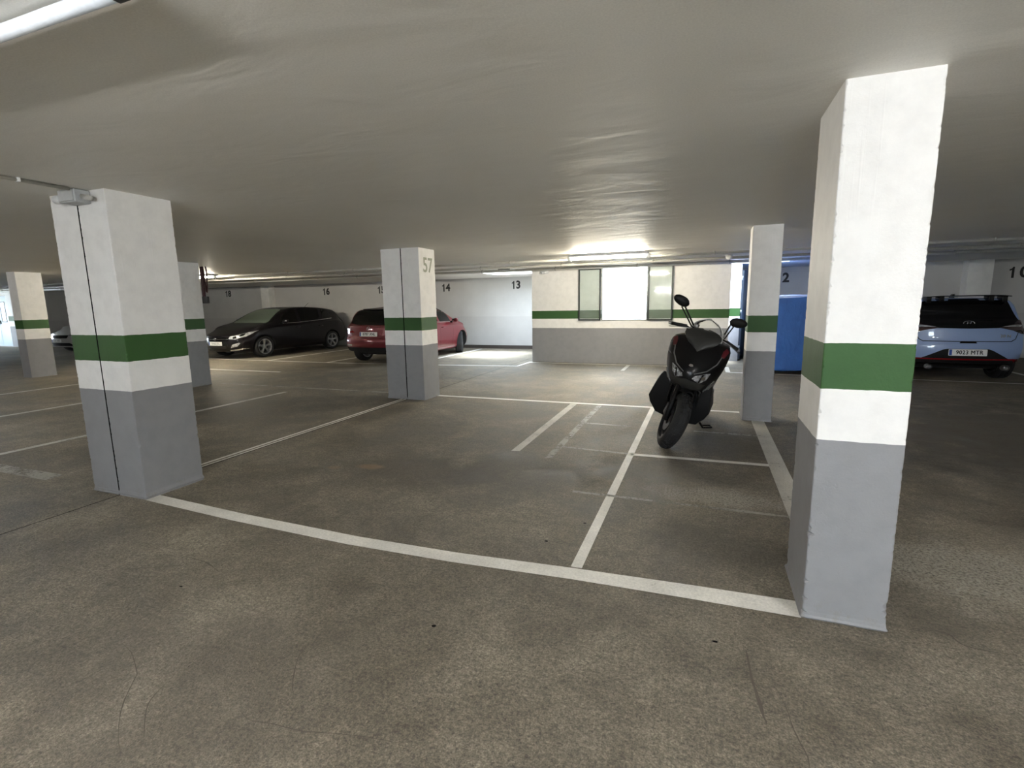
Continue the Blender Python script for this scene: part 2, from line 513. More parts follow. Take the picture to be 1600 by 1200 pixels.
strip('painted_line', [(-1.745, 4.50, -1.66, 4.52), (-1.76, 6.97, -1.665, 6.97)], LW)
strip('painted_line', [(-1.36, 4.38, -1.29, 4.40), (-1.37, 6.97, -1.30, 6.97)], LG)
# bays along the back wall
hline([-13.9, -11.3, -9.2, -6.8, -5.5, -4.03], [10.44, 10.44, 10.44, 10.60, 10.76, 10.93], [10.52, 10.52, 10.52, 10.68, 10.84, 11.01], L)
strip('painted_line', [(-4.09, 10.95, -4.02, 10.97), (-4.06, 11.90, -3.98, 11.92)], L)
for x in (-6.80, -9.25, -11.30, -13.95, -16.4): vline(x - .045, x + .045, 10.5, 15.0, L)
hline([-12.6, -8.97], [8.55, 8.62], [8.65, 8.71], L)
hline([-4.0, .5], [11.70, 11.76], [11.78, 11.84], L)
vline(-1.62, -1.54, 10.75, 11.72, LW)
vline(.47, .56, 11.0, 11.92, L); hline([.5, 8.7], [10.98, 10.40], [11.05, 10.48], L)
vline(5.55, 5.64, 10.6, 15.2, L); vline(3.1, 3.19, 10.75, 15.2, L)
# left of the double column
vline(-6.79, -6.70, 2.4, 6.6, LW); vline(-9.24, -9.14, 2.4, 6.45, LW); vline(-11.7, -11.6, 2.4, 6.6, LW)
hline([-6.6, -5.3], [2.44, 2.44], [2.58, 2.58], LG)
hline([-8.8, -4.65], [7.0, 7.02], [7.06, 7.08], LG)
# cracks, scratches and spots
def crack(pts, w, label=None):
    pts = [Vector((x, y, 0)) for x, y in pts]
    # smooth by Catmull-Rom
    out = []
    for i in range(len(pts) - 1):
        a, b, c, d = pts[max(0, i - 1)], pts[i], pts[i + 1], pts[min(len(pts) - 1, i + 2)]
        for k in range(5):
            t = k / 5
            out.append(.5 * ((2 * b) + (c - a) * t + (2 * a - 5 * b + 4 * c - d) * t * t + (3 * b - a - 3 * c + d) * t ** 3))
    out.append(pts[-1])
    row = []
    for i, p in enumerate(out):
        d = (out[min(i + 1, len(out) - 1)] - out[max(i - 1, 0)]).normalized(); nrm = Vector((-d.y, d.x, 0))
        ww = w * (.25 + .75 * math.sin(PI * i / (len(out) - 1))) * random.uniform(.7, 1.2) / 2
        q = p + nrm * random.uniform(-.15, .15) * w
        row.append((q.x + nrm.x * ww, q.y + nrm.y * ww, q.x - nrm.x * ww, q.y - nrm.y * ww))
    strip('floor_crack', row, MAT['crack'], label, .0012)
for pts, w in [
    ([(-1.759, .882), (-1.86, .94), (-1.969, 1.022), (-2.059, 1.119), (-2.094, 1.151), (-2.238, 1.22), (-2.345, 1.247)], .004),
    ([(-1.747, .953), (-1.878, 1.054), (-1.922, 1.158)], .004),
    ([(-1.396, 1.277), (-1.44, 1.313), (-1.529, 1.432), (-1.549, 1.509)], .004),
    ([(-1.527, 1.149), (-1.457, 1.129), (-1.355, 1.145), (-1.249, 1.155), (-1.046, 1.206), (-.86, 1.234)], .004),
    ([(.224, 2.118), (.235, 1.948), (.254, 1.79), (.264, 1.729)], .012),
    ([(.319, 1.909), (.339, 1.821), (.347, 1.737), (.37, 1.641), (.371, 1.598), (.36, 1.45)], .004),
    ([(.972, 2.516), (1.054, 2.522), (1.092, 2.448), (1.258, 2.446)], .008),
    ([(-3.028, 1.665), (-2.846, 1.758), (-2.697, 1.84)], .006),
    ([(-2.819, 1.891), (-2.653, 1.886), (-2.491, 1.838)], .006)]:
    crack(pts, w)
for x, y, r in [(-2.53, 1.654, .010), (-1.096, 1.812, .013), (.104, 2.127, .013), (-.853, 2.773, .014), (-.682, 3.101, .012)]:
    mb = MB(); n = 10
    mb.add([(x + r * random.uniform(.7, 1.2) * math.cos(2 * PI * k / n), y + .7 * r * random.uniform(.7, 1.2) * math.sin(2 * PI * k / n), .0025) for k in range(n)] + [(x, y, .004)], [(k, (k + 1) % n, n) for k in range(n)])
    mb.build('gum_spot', MAT['joint'], floor)

# ------------------------------------------------------------------ columns
def column_ring(x0, x1, y0, y1, z, cs):
    c = cs
    return [Vector(p) for p in [
        (x0 + c[0], y0, z), (x1 - c[1], y0, z), (x1 - c[1] * .35, y0 + c[1] * .35, z), (x1, y0 + c[1], z),
        (x1, y1 - c[2], z), (x1 - c[2] * .35, y1 - c[2] * .35, z), (x1 - c[2], y1, z), (x0 + c[3], y1, z),
        (x0 + c[3] * .35, y1 - c[3] * .35, z), (x0, y1 - c[3], z), (x0, y0 + c[0], z), (x0 + c[0] * .35, y0 + c[0] * .35, z)]]

def column_mesh(x0, x1, y0, y1, seed, chip=1.0, corners=(1, 1, 1, 1), z0=0.0, z1=H):
    """a cast pillar whose arrises are chipped, most of all near the floor"""
    rnd = random.Random(seed)
    mb = MB(); rings = []
    nz = 240; st = [0.0] * 4
    for i in range(nz + 1):
        z = z0 + (z1 - z0) * i / nz
        low = 1.0 + 1.6 * max(0, 1 - z / .9)
        cs = []
        for k in range(4):
            st[k] = st[k] * .25 + (rnd.random() ** 7) * .007 * low * chip * corners[k]
            cs.append(.004 + st[k])
        grow = .012 * max(0, 1 - z / .05) * rnd.random() * chip
        rings.append(column_ring(x0 - grow, x1 + grow, y0 - grow, y1 + grow, z, cs))
    mb.loft(rings, 0, True, False)
    return mb

def single_column(x0, x1, y0, y1, seed, label, chip=1.0):
    o = column_mesh(x0, x1, y0, y1, seed, chip).build('concrete_column', MAT['paint'])
    tag(o, label, 'column', 'painted concrete columns')
    return o

def double_column(x0, x1, y0, y1, seed, label):
    t = empty('concrete_column', ((x0 + x1) / 2, (y0 + y1) / 2, 0))
    tag(t, label, 'column', 'painted concrete columns')
    inv = Matrix.Translation(-t.location)
    for a, b, s in ((x0, JX - .0065, 1), (JX + .0065, x1, 2)):
        cor = (1, .5, .5, 1) if s == 1 else (.5, 1, 1, .5)
        o = column_mesh(a, b, y0, y1, seed + s, 1.0, cor).build('column_half', MAT['paint'], t)
        o.data.transform(inv)
    f = MB().box(JX - .007, JX + .007, y0 + .002, y1 - .002, 0, H)
    o = f.build('joint_filler', MAT['joint'], t); o.data.transform(inv); o['label'] = 'black filler in the joint between the column halves'
    return t

double_column(-4.60, -3.975, 2.425, 2.905, 11, 'near double column with a black joint and grey box on top')
M57 = double_column(-4.645, -3.98, 6.615, 7.09, 23, 'double column with a black joint and the number 57')
single_column(.482, .805, 2.445, 2.91, 31, 'nearest single column, bright white with chipped edges, at right', 1.3)
single_column(.494, .811, 6.585, 6.93, 41, 'slim column between the scooter and the near right column', .8)
single_column(-9.22, -8.905, 6.45, 6.90, 51, 'column half hidden behind the near double column', .6)
single_column(-14.18, -13.87, 6.46, 6.93, 61, 'farthest column at the left edge of the view', .6)

t57 = text_obj('bay_number', '57', .31, MAT['digit_grey'], Matrix.Translation((-3.978, 6.868, 2.045)) @ Matrix.Rotation(PI / 2, 4, 'Z') @ Matrix.Rotation(PI / 2, 4, 'X'), None, .001, .93, .004)
t57.data.transform(Matrix.Translation(-M57.location)); t57.parent = M57
t57['label'] = 'faded grey stencilled number 57'

ONE = [(-.15, .24), (-.03, .29), (.03, .40), (.12, .40), (.12, -.36), (-.02, -.36), (-.02, .19), (-.15, .13)]
def number_obj(s, size, mat, M, parent, gap=.62, sx=1.0):
    mb = MB(); k = size
    dg = None
    for i, ch in enumerate(s):
        off = (i - (len(s) - 1) / 2) * gap * k * sx
        if ch == '1':
            mb.prism([(off + x * k * sx, y * k) for x, y in ONE], Matrix.Translation((0, 0, -.0005)), .002)
        else:
            o = text_obj('glyph', ch, k, MAT['black'], Matrix.Translation((off, 0, 0)), None, .001, sx * .95, .013 * k / .335)
            mb.add([v.co.copy() for v in o.data.vertices], [tuple(p.vertices) for p in o.data.polygons])
            me = o.data; bpy.data.objects.remove(o); bpy.data.meshes.remove(me)
    for i, v in enumerate(mb.v): mb.v[i] = tuple(M @ Vector(v))
    return mb.build('bay_number', mat, parent)
for s, x, z in (('13', -5.67, 2.042), ('14', -8.20, 2.017), ('15', -10.80, 2.01), ('16', -13.25, 2.005), ('18', -18.24, 2.028), ('12', 1.92, 2.015), ('11', 4.35, 2.0), ('10', 6.80, 1.985)):
    o = number_obj(s, .335, MAT['black'], Matrix.Translation((x, Y1 - .002, z)) @ Matrix.Rotation(PI / 2, 4, 'X'), wall_back, .52 if s != '10' else .66)
    o['label'] = 'black painted bay number ' + s

# ------------------------------------------------------------------ lamps, pipes and small fittings
def lamp(x0, x1, y, mat, label, z=H, hw=.02):
    t = empty('fluorescent_lamp', ((x0 + x1) / 2, y, z))
    tag(t, label, 'lamp')
    hx = (x1 - x0) / 2
    MB().box(-hx, hx, -hw, hw, -.045, 0, 0, .006).build('housing', MAT['white_plastic'], t)
    MB().tube([(-hx + .05, 0, -.072), (hx - .05, 0, -.072)], .016, 12).build('tube', mat, t)
    for s in (-1, 1):
        MB().box(s * hx - .03 if s < 0 else hx - .03, s * hx + .03 if s < 0 else hx + .03, -.018, .018, -.11, -.035, 0, .004).build('end_cap', MAT['white_plastic'], t)
    return t
lamp(-2.30, -.92, 9.02, MAT['tube_warm'], 'lit fluorescent lamp on the ceiling in front of the window', hw=.10)
lamp(-12.75, -11.42, 9.25, MAT['tube_warm'], 'lit fluorescent lamp above the front of the dark hatchback', hw=.10)
hung = lamp(-2.2, -.8, -1.15, MAT['tube_cool'], 'lit fluorescent lamp hung on rods over the near aisle behind the viewer', z=2.06)
for x in (-.5, .5): MB().tube([(x, 0, -.01), (x, 0, H - 2.06)], .005, 6).build('hanger_rod', MAT['white_plastic'], hung)
lamp(2.3, 3.7, .25, MAT['tube_right'], 'lit fluorescent lamp over the near aisle right of the viewer', hw=.10)
lamp(-9.2, -7.8, .3, MAT['tube_cool'], 'lit fluorescent lamp over the near aisle left of the double column')
lamp(-15.2, -13.8, .8, MAT['tube_cool'], 'lit fluorescent lamp at the far left of the near aisle')
# unlit tube overhead at top left
t = empty('ceiling_tube', (-2.4, .985, H)); tag(t, 'unlit white tube light overhead at the top left', 'lamp')
MB().tube([(-1.0, 0, -.032), (.93, 0, -.032)], .02, 14).build('tube', MAT['tube_off'], t)
for x in (-.98, .955):
    MB().box(x - .022, x + .022, -.014, .014, -.052, 0, 0, .004).build('end_cap', MAT['dark_plastic'], t)

def pipe(y, r, z, label, x0=-29.5, x1=8.7):
    t = empty('ceiling_pipe', ((x0 + x1) / 2, y, z)); tag(t, label, 'pipe', 'pipes under the ceiling of the second aisle')
    hx = (x1 - x0) / 2
    MB().tube([(-hx, 0, 0), (hx, 0, 0)], r, 12).build('pipe_run', MAT['pipe'], t)
    n = int(2 * hx / 1.9)
    clip = MB().tube([(-.012, 0, 0), (.012, 0, 0)], r * 1.22, 12).box(-.008, .008, -.006, .006, 0, H - z).mesh('pipe_clip')
    clip.materials.append(MAT['conduit'])
    for k in range(n):
        o = bpy.data.objects.new('pipe_clip', clip); COL.objects.link(o); o.parent = t
        o.location = (-hx + 1.0 + 1.9 * k + (y * 3.7) % 1.1, 0, 0)
pipe(9.55, .022, H - .035, 'thin painted pipe nearest the aisle lamps')
pipe(10.65, .028, H - .04, 'middle painted pipe under the ceiling in front of the window wall')
pipe(11.72, .034, H - .045, 'thickest painted pipe along the top of the window wall')

t = empty('conduit', (-4.13, .3, H - .013)); tag(t, 'grey electrical conduit on the ceiling leading to the box', 'conduit')
MB().tube([(0, -3.5, 0), (0, 2.0, 0)], .012, 10).build('conduit_run', MAT['conduit'], t)
for y in (-2.5, -1.2, 0, 1.2, 1.72):
    MB().box(-.018, .018, y - .008, y + .008, -.014, .013, 0, .003).build('conduit_clip', MAT['white_plastic'], t)
t = empty('junction_box', (-4.24, 2.37, H - .05)); tag(t, 'grey junction box at the top of the near double column', 'junction box')
MB().box(-.06, .12, -.05, .05, -.045, .045, 0, .008).build('box_body', MAT['box_grey'], t)
MB().box(-.05, .11, -.058, -.048, -.035, .035, 0, .004).build('cover', MAT['box_grey'], t)
MB().tube([(-.16, -.01, -.005), (-.10, -.01, -.01), (-.04, -.01, -.01)], .03, 12).build('gland', MAT['white_plastic'], t)
MB().tube([(.11, 0, 0), (.20, .01, -.02)], .018, 10).build('stub_pipe', MAT['conduit'], t)

# security camera on the window wall, ceiling sensor, emergency light
t = empty('security_camera', (-3.66, WY, 2.185)); tag(t, 'small white security camera at the top left of the window wall', 'camera')
MB().tube([(.10, -.03, .02), (-.06, -.09, -.005)], .034, 14).build('camera_body', MAT['white_plastic'], t)
MB().tube([(-.055, -.088, -.004), (-.068, -.093, -.006)], .026, 14).build('lens', MAT['dark_plastic'], t)
MB().tube([(.06, 0, .03), (.05, -.05, .015)], .014, 8).build('bracket', MAT['white_plastic'], t)
t = empty('ceiling_sensor', (.40, 10.45, H)); tag(t, 'round white sensor on the ceiling right of the window', 'sensor')
MB().lathe([(0, -.095), (.035, -.088), (.058, -.06), (.062, -.02), (.062, 0)], 20).build('dome', MAT['white_plastic'], t)
MB().lathe([(.075, 0), (.075, -.014), (.06, -.02), (.05, -.02)], 20).build('base_ring', MAT['white_plastic'], t)
t = empty('emergency_light', (-4.5, 11.35, H)); tag(t, 'grey emergency light fitting on the ceiling before bay 13', 'light fitting')
MB().box(-.14, .14, -.045, .045, -.055, 0, 0, .008).build('fitting_body', MAT['box_grey'], t)
MB().box(-.12, .12, -.035, .035, -.066, -.055, 0, .004).build('diffuser', MAT['white_plastic'], t)

# ------------------------------------------------------------------ window with folded-back casements
MAT['frame_dark'] = simple('dark_green_black_frame', (.012, .018, .014), .4)
MAT['frame_grey'] = simple('grey_aluminium_frame', (.30, .32, .32), .4, .3)
def glass_mat(name, tint=(.93, .96, .95), haze=.10):
    m, nt, b = new_mat(name)
    tr = N(nt, 'ShaderNodeBsdfTransparent'); tr.inputs[0].default_value = (*tint, 1)
    gl = N(nt, 'ShaderNodeBsdfGlossy'); gl.inputs['Roughness'].default_value = .06
    di = N(nt, 'ShaderNodeBsdfDiffuse'); di.inputs[0].default_value = (.75, .82, .80, 1)
    fr = N(nt, 'ShaderNodeFresnel'); fr.inputs['IOR'].default_value = 1.5
    m1 = N(nt, 'ShaderNodeMixShader'); m2 = N(nt, 'ShaderNodeMixShader')
    dirt = ramp(nt, noise(nt, 3, 4, .6, objco(nt)), [(.3, haze * .6), (.7, haze * 1.2)])
    nt.links.new(dirt, m1.inputs[0]); nt.links.new(tr.outputs[0], m1.inputs[1]); nt.links.new(di.outputs[0], m1.inputs[2])
    nt.links.new(fr.outputs[0], m2.inputs[0]); nt.links.new(m1.outputs[0], m2.inputs[1]); nt.links.new(gl.outputs[0], m2.inputs[2])
    nt.links.new(m2.outputs[0], nt.nodes['Material Output'].inputs['Surface'])
    return m
MAT['pane'] = glass_mat('dusty_window_glass')
win = empty('window_1', ((OX0 + OX1) / 2, WY, OZ0)); structure(win, 'bright window with both casements folded back on the wall')
def frame_rect(mb, x0, x1, z0, z1, y0, y1, w):
    mb.box(x0, x0 + w, y0, y1, z0, z1, 0, .003); mb.box(x1 - w, x1, y0, y1, z0, z1, 0, .003)
    mb.box(x0 + w, x1 - w, y0, y1, z0, z0 + w, 0, .003); mb.box(x0 + w, x1 - w, y0, y1, z1 - w, z1, 0, .003)
    return mb
hw = (OX1 - OX0) / 2; hh = OZ1 - OZ0
frame_rect(MB(), -hw, hw, 0, hh, -.02, .05, .022).build('window_frame', MAT['frame_grey'], win)
for s in (-1, 1):
    a, b = (-hw - .545, -hw - .01) if s < 0 else (hw + .01, hw + .555)
    z1 = hh - .02 if s < 0 else hh + .02
    c = frame_rect(MB(), a, b, -.0, z1, -.075, -.045, .034).build('casement', MAT['frame_dark'], win)
    c['label'] = 'dark framed casement folded back against the wall'
    MB().box(a + .03, b - .03, -.062, -.058, .03, z1 - .03).build('pane', MAT['pane'], c)
    for z in (.15, z1 - .2):
        MB().tube([(s * hw, -.04, z), (s * hw, -.04, z + .08)], .010, 8).build('hinge', MAT['frame_grey'], c)

# dark door leaf standing open beside the daylit stub
MAT['door_dark'] = simple('dark_blue_grey_steel', (.030, .042, .060), .4)
dl = empty('door_2', (.80, 13.22, .02), math.radians(-12.5)); structure(dl, 'dark steel door leaf standing open beside the stub wall')
MB().box(0, .05, .02, .92, .02, 2.14, 0, .006).build('door_leaf', MAT['door_dark'], dl)
h = MB().tube([(.05, .84, 1.03), (.10, .84, 1.03), (.10, .72, 1.03)], .010, 8).build('handle', MAT['frame_grey'], dl)
for z in (.25, 1.1, 1.9):
    MB().tube([(.025, 0.0, z), (.025, 0.0, z + .1)], .014, 8).build('hinge', MAT['frame_grey'], dl)

# pale blue double door far left
MAT['door_blue'] = simple('pale_blue_steel', (.46, .55, .64), .4)
d1 = empty('door_1', ((DX0 + DX1) / 2, 12.28, 0)); structure(d1, 'pale blue steel double door with small windows at far left')
for s in (-1, 1):
    x0, x1 = (-.78, -.01) if s < 0 else (.01, .78)
    leaf = MB().box(x0, x1, -.03, .03, .02, 2.10, 0, .005).build('door_leaf', MAT['door_blue'], d1)
    frame_rect(MB(), x0 + .20, x1 - .20, 1.02, 1.88, -.042, .042, .04).build('glazing_frame', MAT['frame_dark'], leaf)
    MB().box(x0 + .23, x1 - .23, -.034, -.031, 1.05, 1.85).build('pane', simple('door_pane_daylight', (.8, .86, .9), .2), leaf)
    MB().box(-.09 if s < 0 else .03, -.03 if s < 0 else .09, -.07, -.03, .95, 1.10, 0, .004).build('handle', MAT['frame_grey'], leaf)
frame_rect(MB(), -.80, .80, 0, 2.12, -.05, .05, .025).build('door_frame', MAT['frame_grey'], d1)

# dark strap-like hanger with loops by the hidden column
MAT['strap'] = simple('dark_red_strap', (.045, .010, .012), .6)
t = empty('hanging_straps', (-9.55, 7.5, H)); tag(t, 'dark red straps hanging from the ceiling behind the half hidden column', 'straps')
MB().box(-.10, -.03, -.012, .012, -.62, 0, 0, .004).build('strap_band', MAT['strap'], t)
MB().tube([(-.02, 0, 0), (.0, 0, -.25), (.015, 0, -.50), (.035, .0, -.52), (.06, 0, -.30), (.075, 0, -.12), (.06, 0, 0)], .013, 8).build('strap_loop', MAT['strap'], t)
MB().box(-.11, .05, -.02, .02, -.74, -.60, 0, .01).build('strap_buckle', MAT['dark_plastic'], t)

# ------------------------------------------------------------------ cars
def pchip(xs, ys, x):
    n = len(xs)
    if xs[0] > xs[-1]:
        xs = xs[::-1]; ys = ys[::-1]
    if x <= xs[0]: return ys[0]
    if x >= xs[-1]: return ys[-1]
    h = [xs[i + 1] - xs[i] for i in range(n - 1)]
    d = [(ys[i + 1] - ys[i]) / h[i] for i in range(n - 1)]
    def slope(i):
        if i == 0: return d[0]
        if i == n - 1: return d[-1]
        if d[i - 1] * d[i] <= 0: return 0.0
        w1 = 2 * h[i] + h[i - 1]; w2 = h[i] + 2 * h[i - 1]
        return (w1 + w2) / (w1 / d[i - 1] + w2 / d[i])
    i = 0
    while x > xs[i + 1]: i += 1
    t = (x - xs[i]) / h[i]; m0, m1 = slope(i), slope(i + 1)
    return (ys[i] * (2 * t ** 3 - 3 * t ** 2 + 1) + h[i] * m0 * (t ** 3 - 2 * t ** 2 + t) + ys[i + 1] * (-2 * t ** 3 + 3 * t ** 2) + h[i] * m1 * (t ** 3 - t ** 2))

def catmull(pts, sub):
    out = []
    for i in range(len(pts) - 1):
        a, b, c, d = pts[max(0, i - 1)], pts[i], pts[i + 1], pts[min(len(pts) - 1, i + 2)]
        for k in range(sub):
            t = k / sub
            out.append(tuple(.5 * (2 * b[j] + (c[j] - a[j]) * t + (2 * a[j] - 5 * b[j] + 4 * c[j] - d[j]) * t * t + (3 * b[j] - a[j] - 3 * c[j] + d[j]) * t ** 3) for j in range(2)))
    out.append(tuple(pts[-1]))
    return out

def smooth01(t):
    t = max(0, min(1, t)); return t * t * (3 - 2 * t)

def car_shell(sp, nx=84, nrow=13, wrinkle=None):
    """closed body surface lofted from stations (s, half width, bottom, belt, top); +X is forward"""
    st = sp['stations']; xs = [a[0] for a in st]
    def val(k, s): return pchip(xs, [a[k] for a in st], s)
    sf, sr = max(xs), min(xs)
    ec, vf, vr = sp.get('ends', (.28, .15)), sp['vf'], sp['vr']
    wm = max(a[1] for a in st)
    def X(s, y, z):
        ef = smooth01((s - (sf - .75)) / .75); er = smooth01(((sr + .55) - s) / .55)
        r = (abs(y) / wm) ** 2.4
        return s + ef * (-ec[0] * r + pchip([a for a, b in vf], [b for a, b in vf], z)) - er * (-ec[1] * r + pchip([a for a, b in vr], [b for a, b in vr], z))
    def sect(s):
        w, bo, be, to = (val(k, s) for k in (1, 2, 3, 4))
        h = max(.015, to - be)
        tum = sp.get('tumble', .42)
        pts = [(0, bo), (.80 * w, bo), (.955 * w, bo + .06), (.99 * w, bo + .20), (w, bo + .62 * (be - bo)), (.985 * w, be - .07), (.945 * w, be),
               (.945 * w - tum * .52 * h, be + .52 * h), (.945 * w - tum * 1.02 * h, be + .90 * h), ((.945 * w - tum * h) * .68, be + .985 * h), (0, be + h)]
        return catmull(pts, 3)
    ss = [sr + (sf - sr) * (.5 - .5 * math.cos(PI * i / nx)) * .35 + (sf - sr) * (i / nx) * .65 for i in range(nx + 1)]
    mb = MB(); rings = []
    for s in ss:
        half = sect(s)
        full = half + [(-y, z) for y, z in half[-2:0:-1]]
        rings.append([Vector((X(s, y, z), y, z)) for y, z in full])
    mb.loft(rings, 0, False, True)
    n = len(half)
    for s, end in ((ss[0], 0), (ss[-1], 1)):
        half = sect(s); vs = []; rows = []
        for y, z in half:
            row = []
            for k in range(nrow):
                yy = y * (1 - 2 * k / (nrow - 1))
                row.append(len(vs)); vs.append(Vector((X(s, yy, z), yy, z)))
            rows.append(row)
        fs = []
        for i in range(n - 1):
            for k in range(nrow - 1):
                fs.append((rows[i][k], rows[i][k + 1], rows[i + 1][k + 1], rows[i + 1][k]))
        mb.add(vs, fs, 0, True)
    me = bpy.data.meshes.new('body')
    me.from_pydata(mb.v, [], mb.f)
    bm = bmesh.new(); bm.from_mesh(me)
    bmesh.ops.remove_doubles(bm, verts=list(bm.verts), dist=.0008)
    bmesh.ops.dissolve_degenerate(bm, edges=list(bm.edges), dist=.0004)
    bmesh.ops.recalc_face_normals(bm, faces=list(bm.faces))
    if wrinkle:
        for v in bm.verts: v.co = wrinkle(v.co, v.normal)
    for f in bm.faces: f.smooth = True
    bm.to_mesh(me); bm.free()
    return me

def cut_arches(me, wheels, R, depth=.30):
    o = bpy.data.objects.new('tmp', me); COL.objects.link(o)
    mb = MB()
    for x, y, r in wheels:
        s = 1 if y > 0 else -1
        M = Matrix.Translation((x, s * (abs(y) - depth / 2), r)) @ Matrix.Rotation(-s * PI / 2, 4, 'X')
        ring = [[M @ Vector((R * math.cos(2 * PI * k / 36), R * math.sin(2 * PI * k / 36), h)) for k in range(36)] for h in (0, .6)]
        mb.loft(ring, 0, True, False)
    cme = mb.mesh('cutter'); c = bpy.data.objects.new('cutter', cme); COL.objects.link(c)
    md = o.modifiers.new('b', 'BOOLEAN'); md.object = c; md.operation = 'DIFFERENCE'; md.solver = 'EXACT'
    dg = bpy.context.evaluated_depsgraph_get(); dg.update()
    out = bpy.data.meshes.new_from_object(o.evaluated_get(dg))
    bpy.data.objects.remove(o); bpy.data.objects.remove(c)
    out.materials.clear()
    for p in out.polygons:
        cc = p.center
        for x, y, r in wheels:
            if cc.y * y > 0 and abs(cc.y) < abs(y) + .12 and math.hypot(cc.x - x, cc.z - r) < R * 1.003 and abs(cc.y) > abs(y) - depth:
                p.material_index = 1; p.use_smooth = False
    out.set_sharp_from_angle(angle=math.radians(50))
    return out

class Skin:
    """fits panels onto a body surface by ray casting"""
    def __init__(s, me):
        s.bvh = BVHTree.FromPolygons([v.co.copy() for v in me.vertices], [tuple(p.vertices) for p in me.polygons])
    def hit(s, ax, a, b):
        o, d = {'L': ((a, 4, b), (0, -1, 0)), 'R': ((a, -4, b), (0, 1, 0)), 'F': ((6, a, b), (-1, 0, 0)), 'B': ((-6, a, b), (1, 0, 0)), 'T': ((a, b, 5), (0, 0, -1))}[ax]
        loc, n, i, dd = s.bvh.ray_cast(Vector(o), Vector(d))
        if loc is None:
            g = {'L': (a, 1.0, b), 'R': (a, -1.0, b), 'F': (2.2, a, b), 'B': (-2.2, a, b), 'T': (a, b, 1.3)}[ax]
            loc, n, i, dd = s.bvh.find_nearest(Vector(g))
        if n.dot(Vector(d)) > 0: n = -n
        return loc, n
    def panel(s, name, ax, poly, mat, parent, off=.004, step=.04, thick=.010, label=None):
        bm = bmesh.new()
        bm.faces.new([bm.verts.new((x, y, 0)) for x, y in poly])
        x0, x1 = min(p[0] for p in poly), max(p[0] for p in poly); y0, y1 = min(p[1] for p in poly), max(p[1] for p in poly)
        for i in range(1, int((x1 - x0) / step) + 1):
            bmesh.ops.bisect_plane(bm, geom=list(bm.verts) + list(bm.edges) + list(bm.faces), plane_co=(x0 + i * step, 0, 0), plane_no=(1, 0, 0))
        for i in range(1, int((y1 - y0) / step) + 1):
            bmesh.ops.bisect_plane(bm, geom=list(bm.verts) + list(bm.edges) + list(bm.faces), plane_co=(0, y0 + i * step, 0), plane_no=(0, 1, 0))
        tri = [f for f in bm.faces if len(f.verts) > 4]
        if tri: bmesh.ops.triangulate(bm, faces=tri)
        nrm = {}
        for v in bm.verts:
            p, n = s.hit(ax, v.co.x, v.co.y)
            v.co = p + n * off; nrm[v] = n
        for f in bm.faces: f.smooth = True
        bo = [e for e in bm.edges if e.is_boundary]
        r = bmesh.ops.extrude_edge_only(bm, edges=bo)
        olds = {}
        for v in [g for g in r['geom'] if isinstance(g, bmesh.types.BMVert)]:
            p, n, i, d = s.bvh.find_nearest(v.co)
            v.co = v.co - (v.co - p).normalized() * thick if d > 1e-6 else v.co
        me = bpy.data.meshes.new(name)
        bmesh.ops.recalc_face_normals(bm, faces=list(bm.faces))
        bm.to_mesh(me); bm.free()
        me.set_sharp_from_angle(angle=math.radians(40))
        o = link(name, me, mat, parent)
        if label: o['label'] = label
        return o
    def line(s, name, ax, pts, w, mat, parent, off=.002, sub=6):
        P = []
        for i in range(len(pts) - 1):
            for k in range(sub):
                t = k / sub; P.append((pts[i][0] + (pts[i + 1][0] - pts[i][0]) * t, pts[i][1] + (pts[i + 1][1] - pts[i][1]) * t))
        P.append(pts[-1])
        mb = MB(); vs = []
        for i, p in enumerate(P):
            a, b = P[max(0, i - 1)], P[min(len(P) - 1, i + 1)]
            d = Vector((b[0] - a[0], b[1] - a[1])).normalized(); n2 = Vector((-d.y, d.x)) * w / 2
            for sg in (1, -1):
                q, n = s.hit(ax, p[0] + sg * n2.x, p[1] + sg * n2.y); vs.append(q + n * off)
        mb.add(vs, [(2 * i, 2 * i + 1, 2 * i + 3, 2 * i + 2) for i in range(len(P) - 1)], 0, True)
        return mb.build(name, mat, parent)

def rounded(poly, r=.02, n=3):
    out = []
    m = len(poly)
    for i in range(m):
        p = Vector(poly[i]); a = Vector(poly[i - 1]); b = Vector(poly[(i + 1) % m])
        la, lb = (a - p).length, (b - p).length
        ra = min(r, la * .45, lb * .45)
        p1 = p + (a - p).normalized() * ra; p2 = p + (b - p).normalized() * ra
        for k in range(n + 1):
            t = k / n; q = p1 * (1 - t) ** 2 + p * 2 * t * (1 - t) + p2 * t * t
            out.append((q.x, q.y))
    return out
def mirror(poly): return [(-a, b) for a, b in poly][::-1]

MAT['tyre'] = simple('tyre_rubber', (.007, .007, .0075), .8, bmp=.3)
MAT['arch'] = simple('black_wheel_arch', (.008, .008, .008), .9)
MAT['alloy'] = simple('silver_alloy', (.40, .40, .41), .3, .85)
MAT['alloy_dark'] = simple('dark_alloy', (.06, .06, .065), .35, .7)
MAT['chrome'] = simple('bright_chrome', (.82, .82, .84), .12, 1.0)
MAT['lamp_clear'] = simple('clear_lamp_lens', (.62, .64, .68), .12, .55, coat=1.0, scale=9, var=.5)
MAT['lamp_red'] = simple('red_lamp_lens', (.22, .008, .012), .12, 0, coat=1.0)
MAT['lamp_dark'] = simple('smoked_lamp_lens', (.035, .012, .014), .10, 0, coat=1.0)
MAT['gloss_black'] = simple('gloss_black_trim', (.004, .004, .0045), .15, 0, coat=.15, spec=.3)
MAT['black_trim'] = simple('black_plastic_trim', (.007, .007, .0075), .6, spec=.25)
MAT['car_glass'] = simple('dark_car_glass', (.003, .0035, .0035), .06, 0, spec=.3)
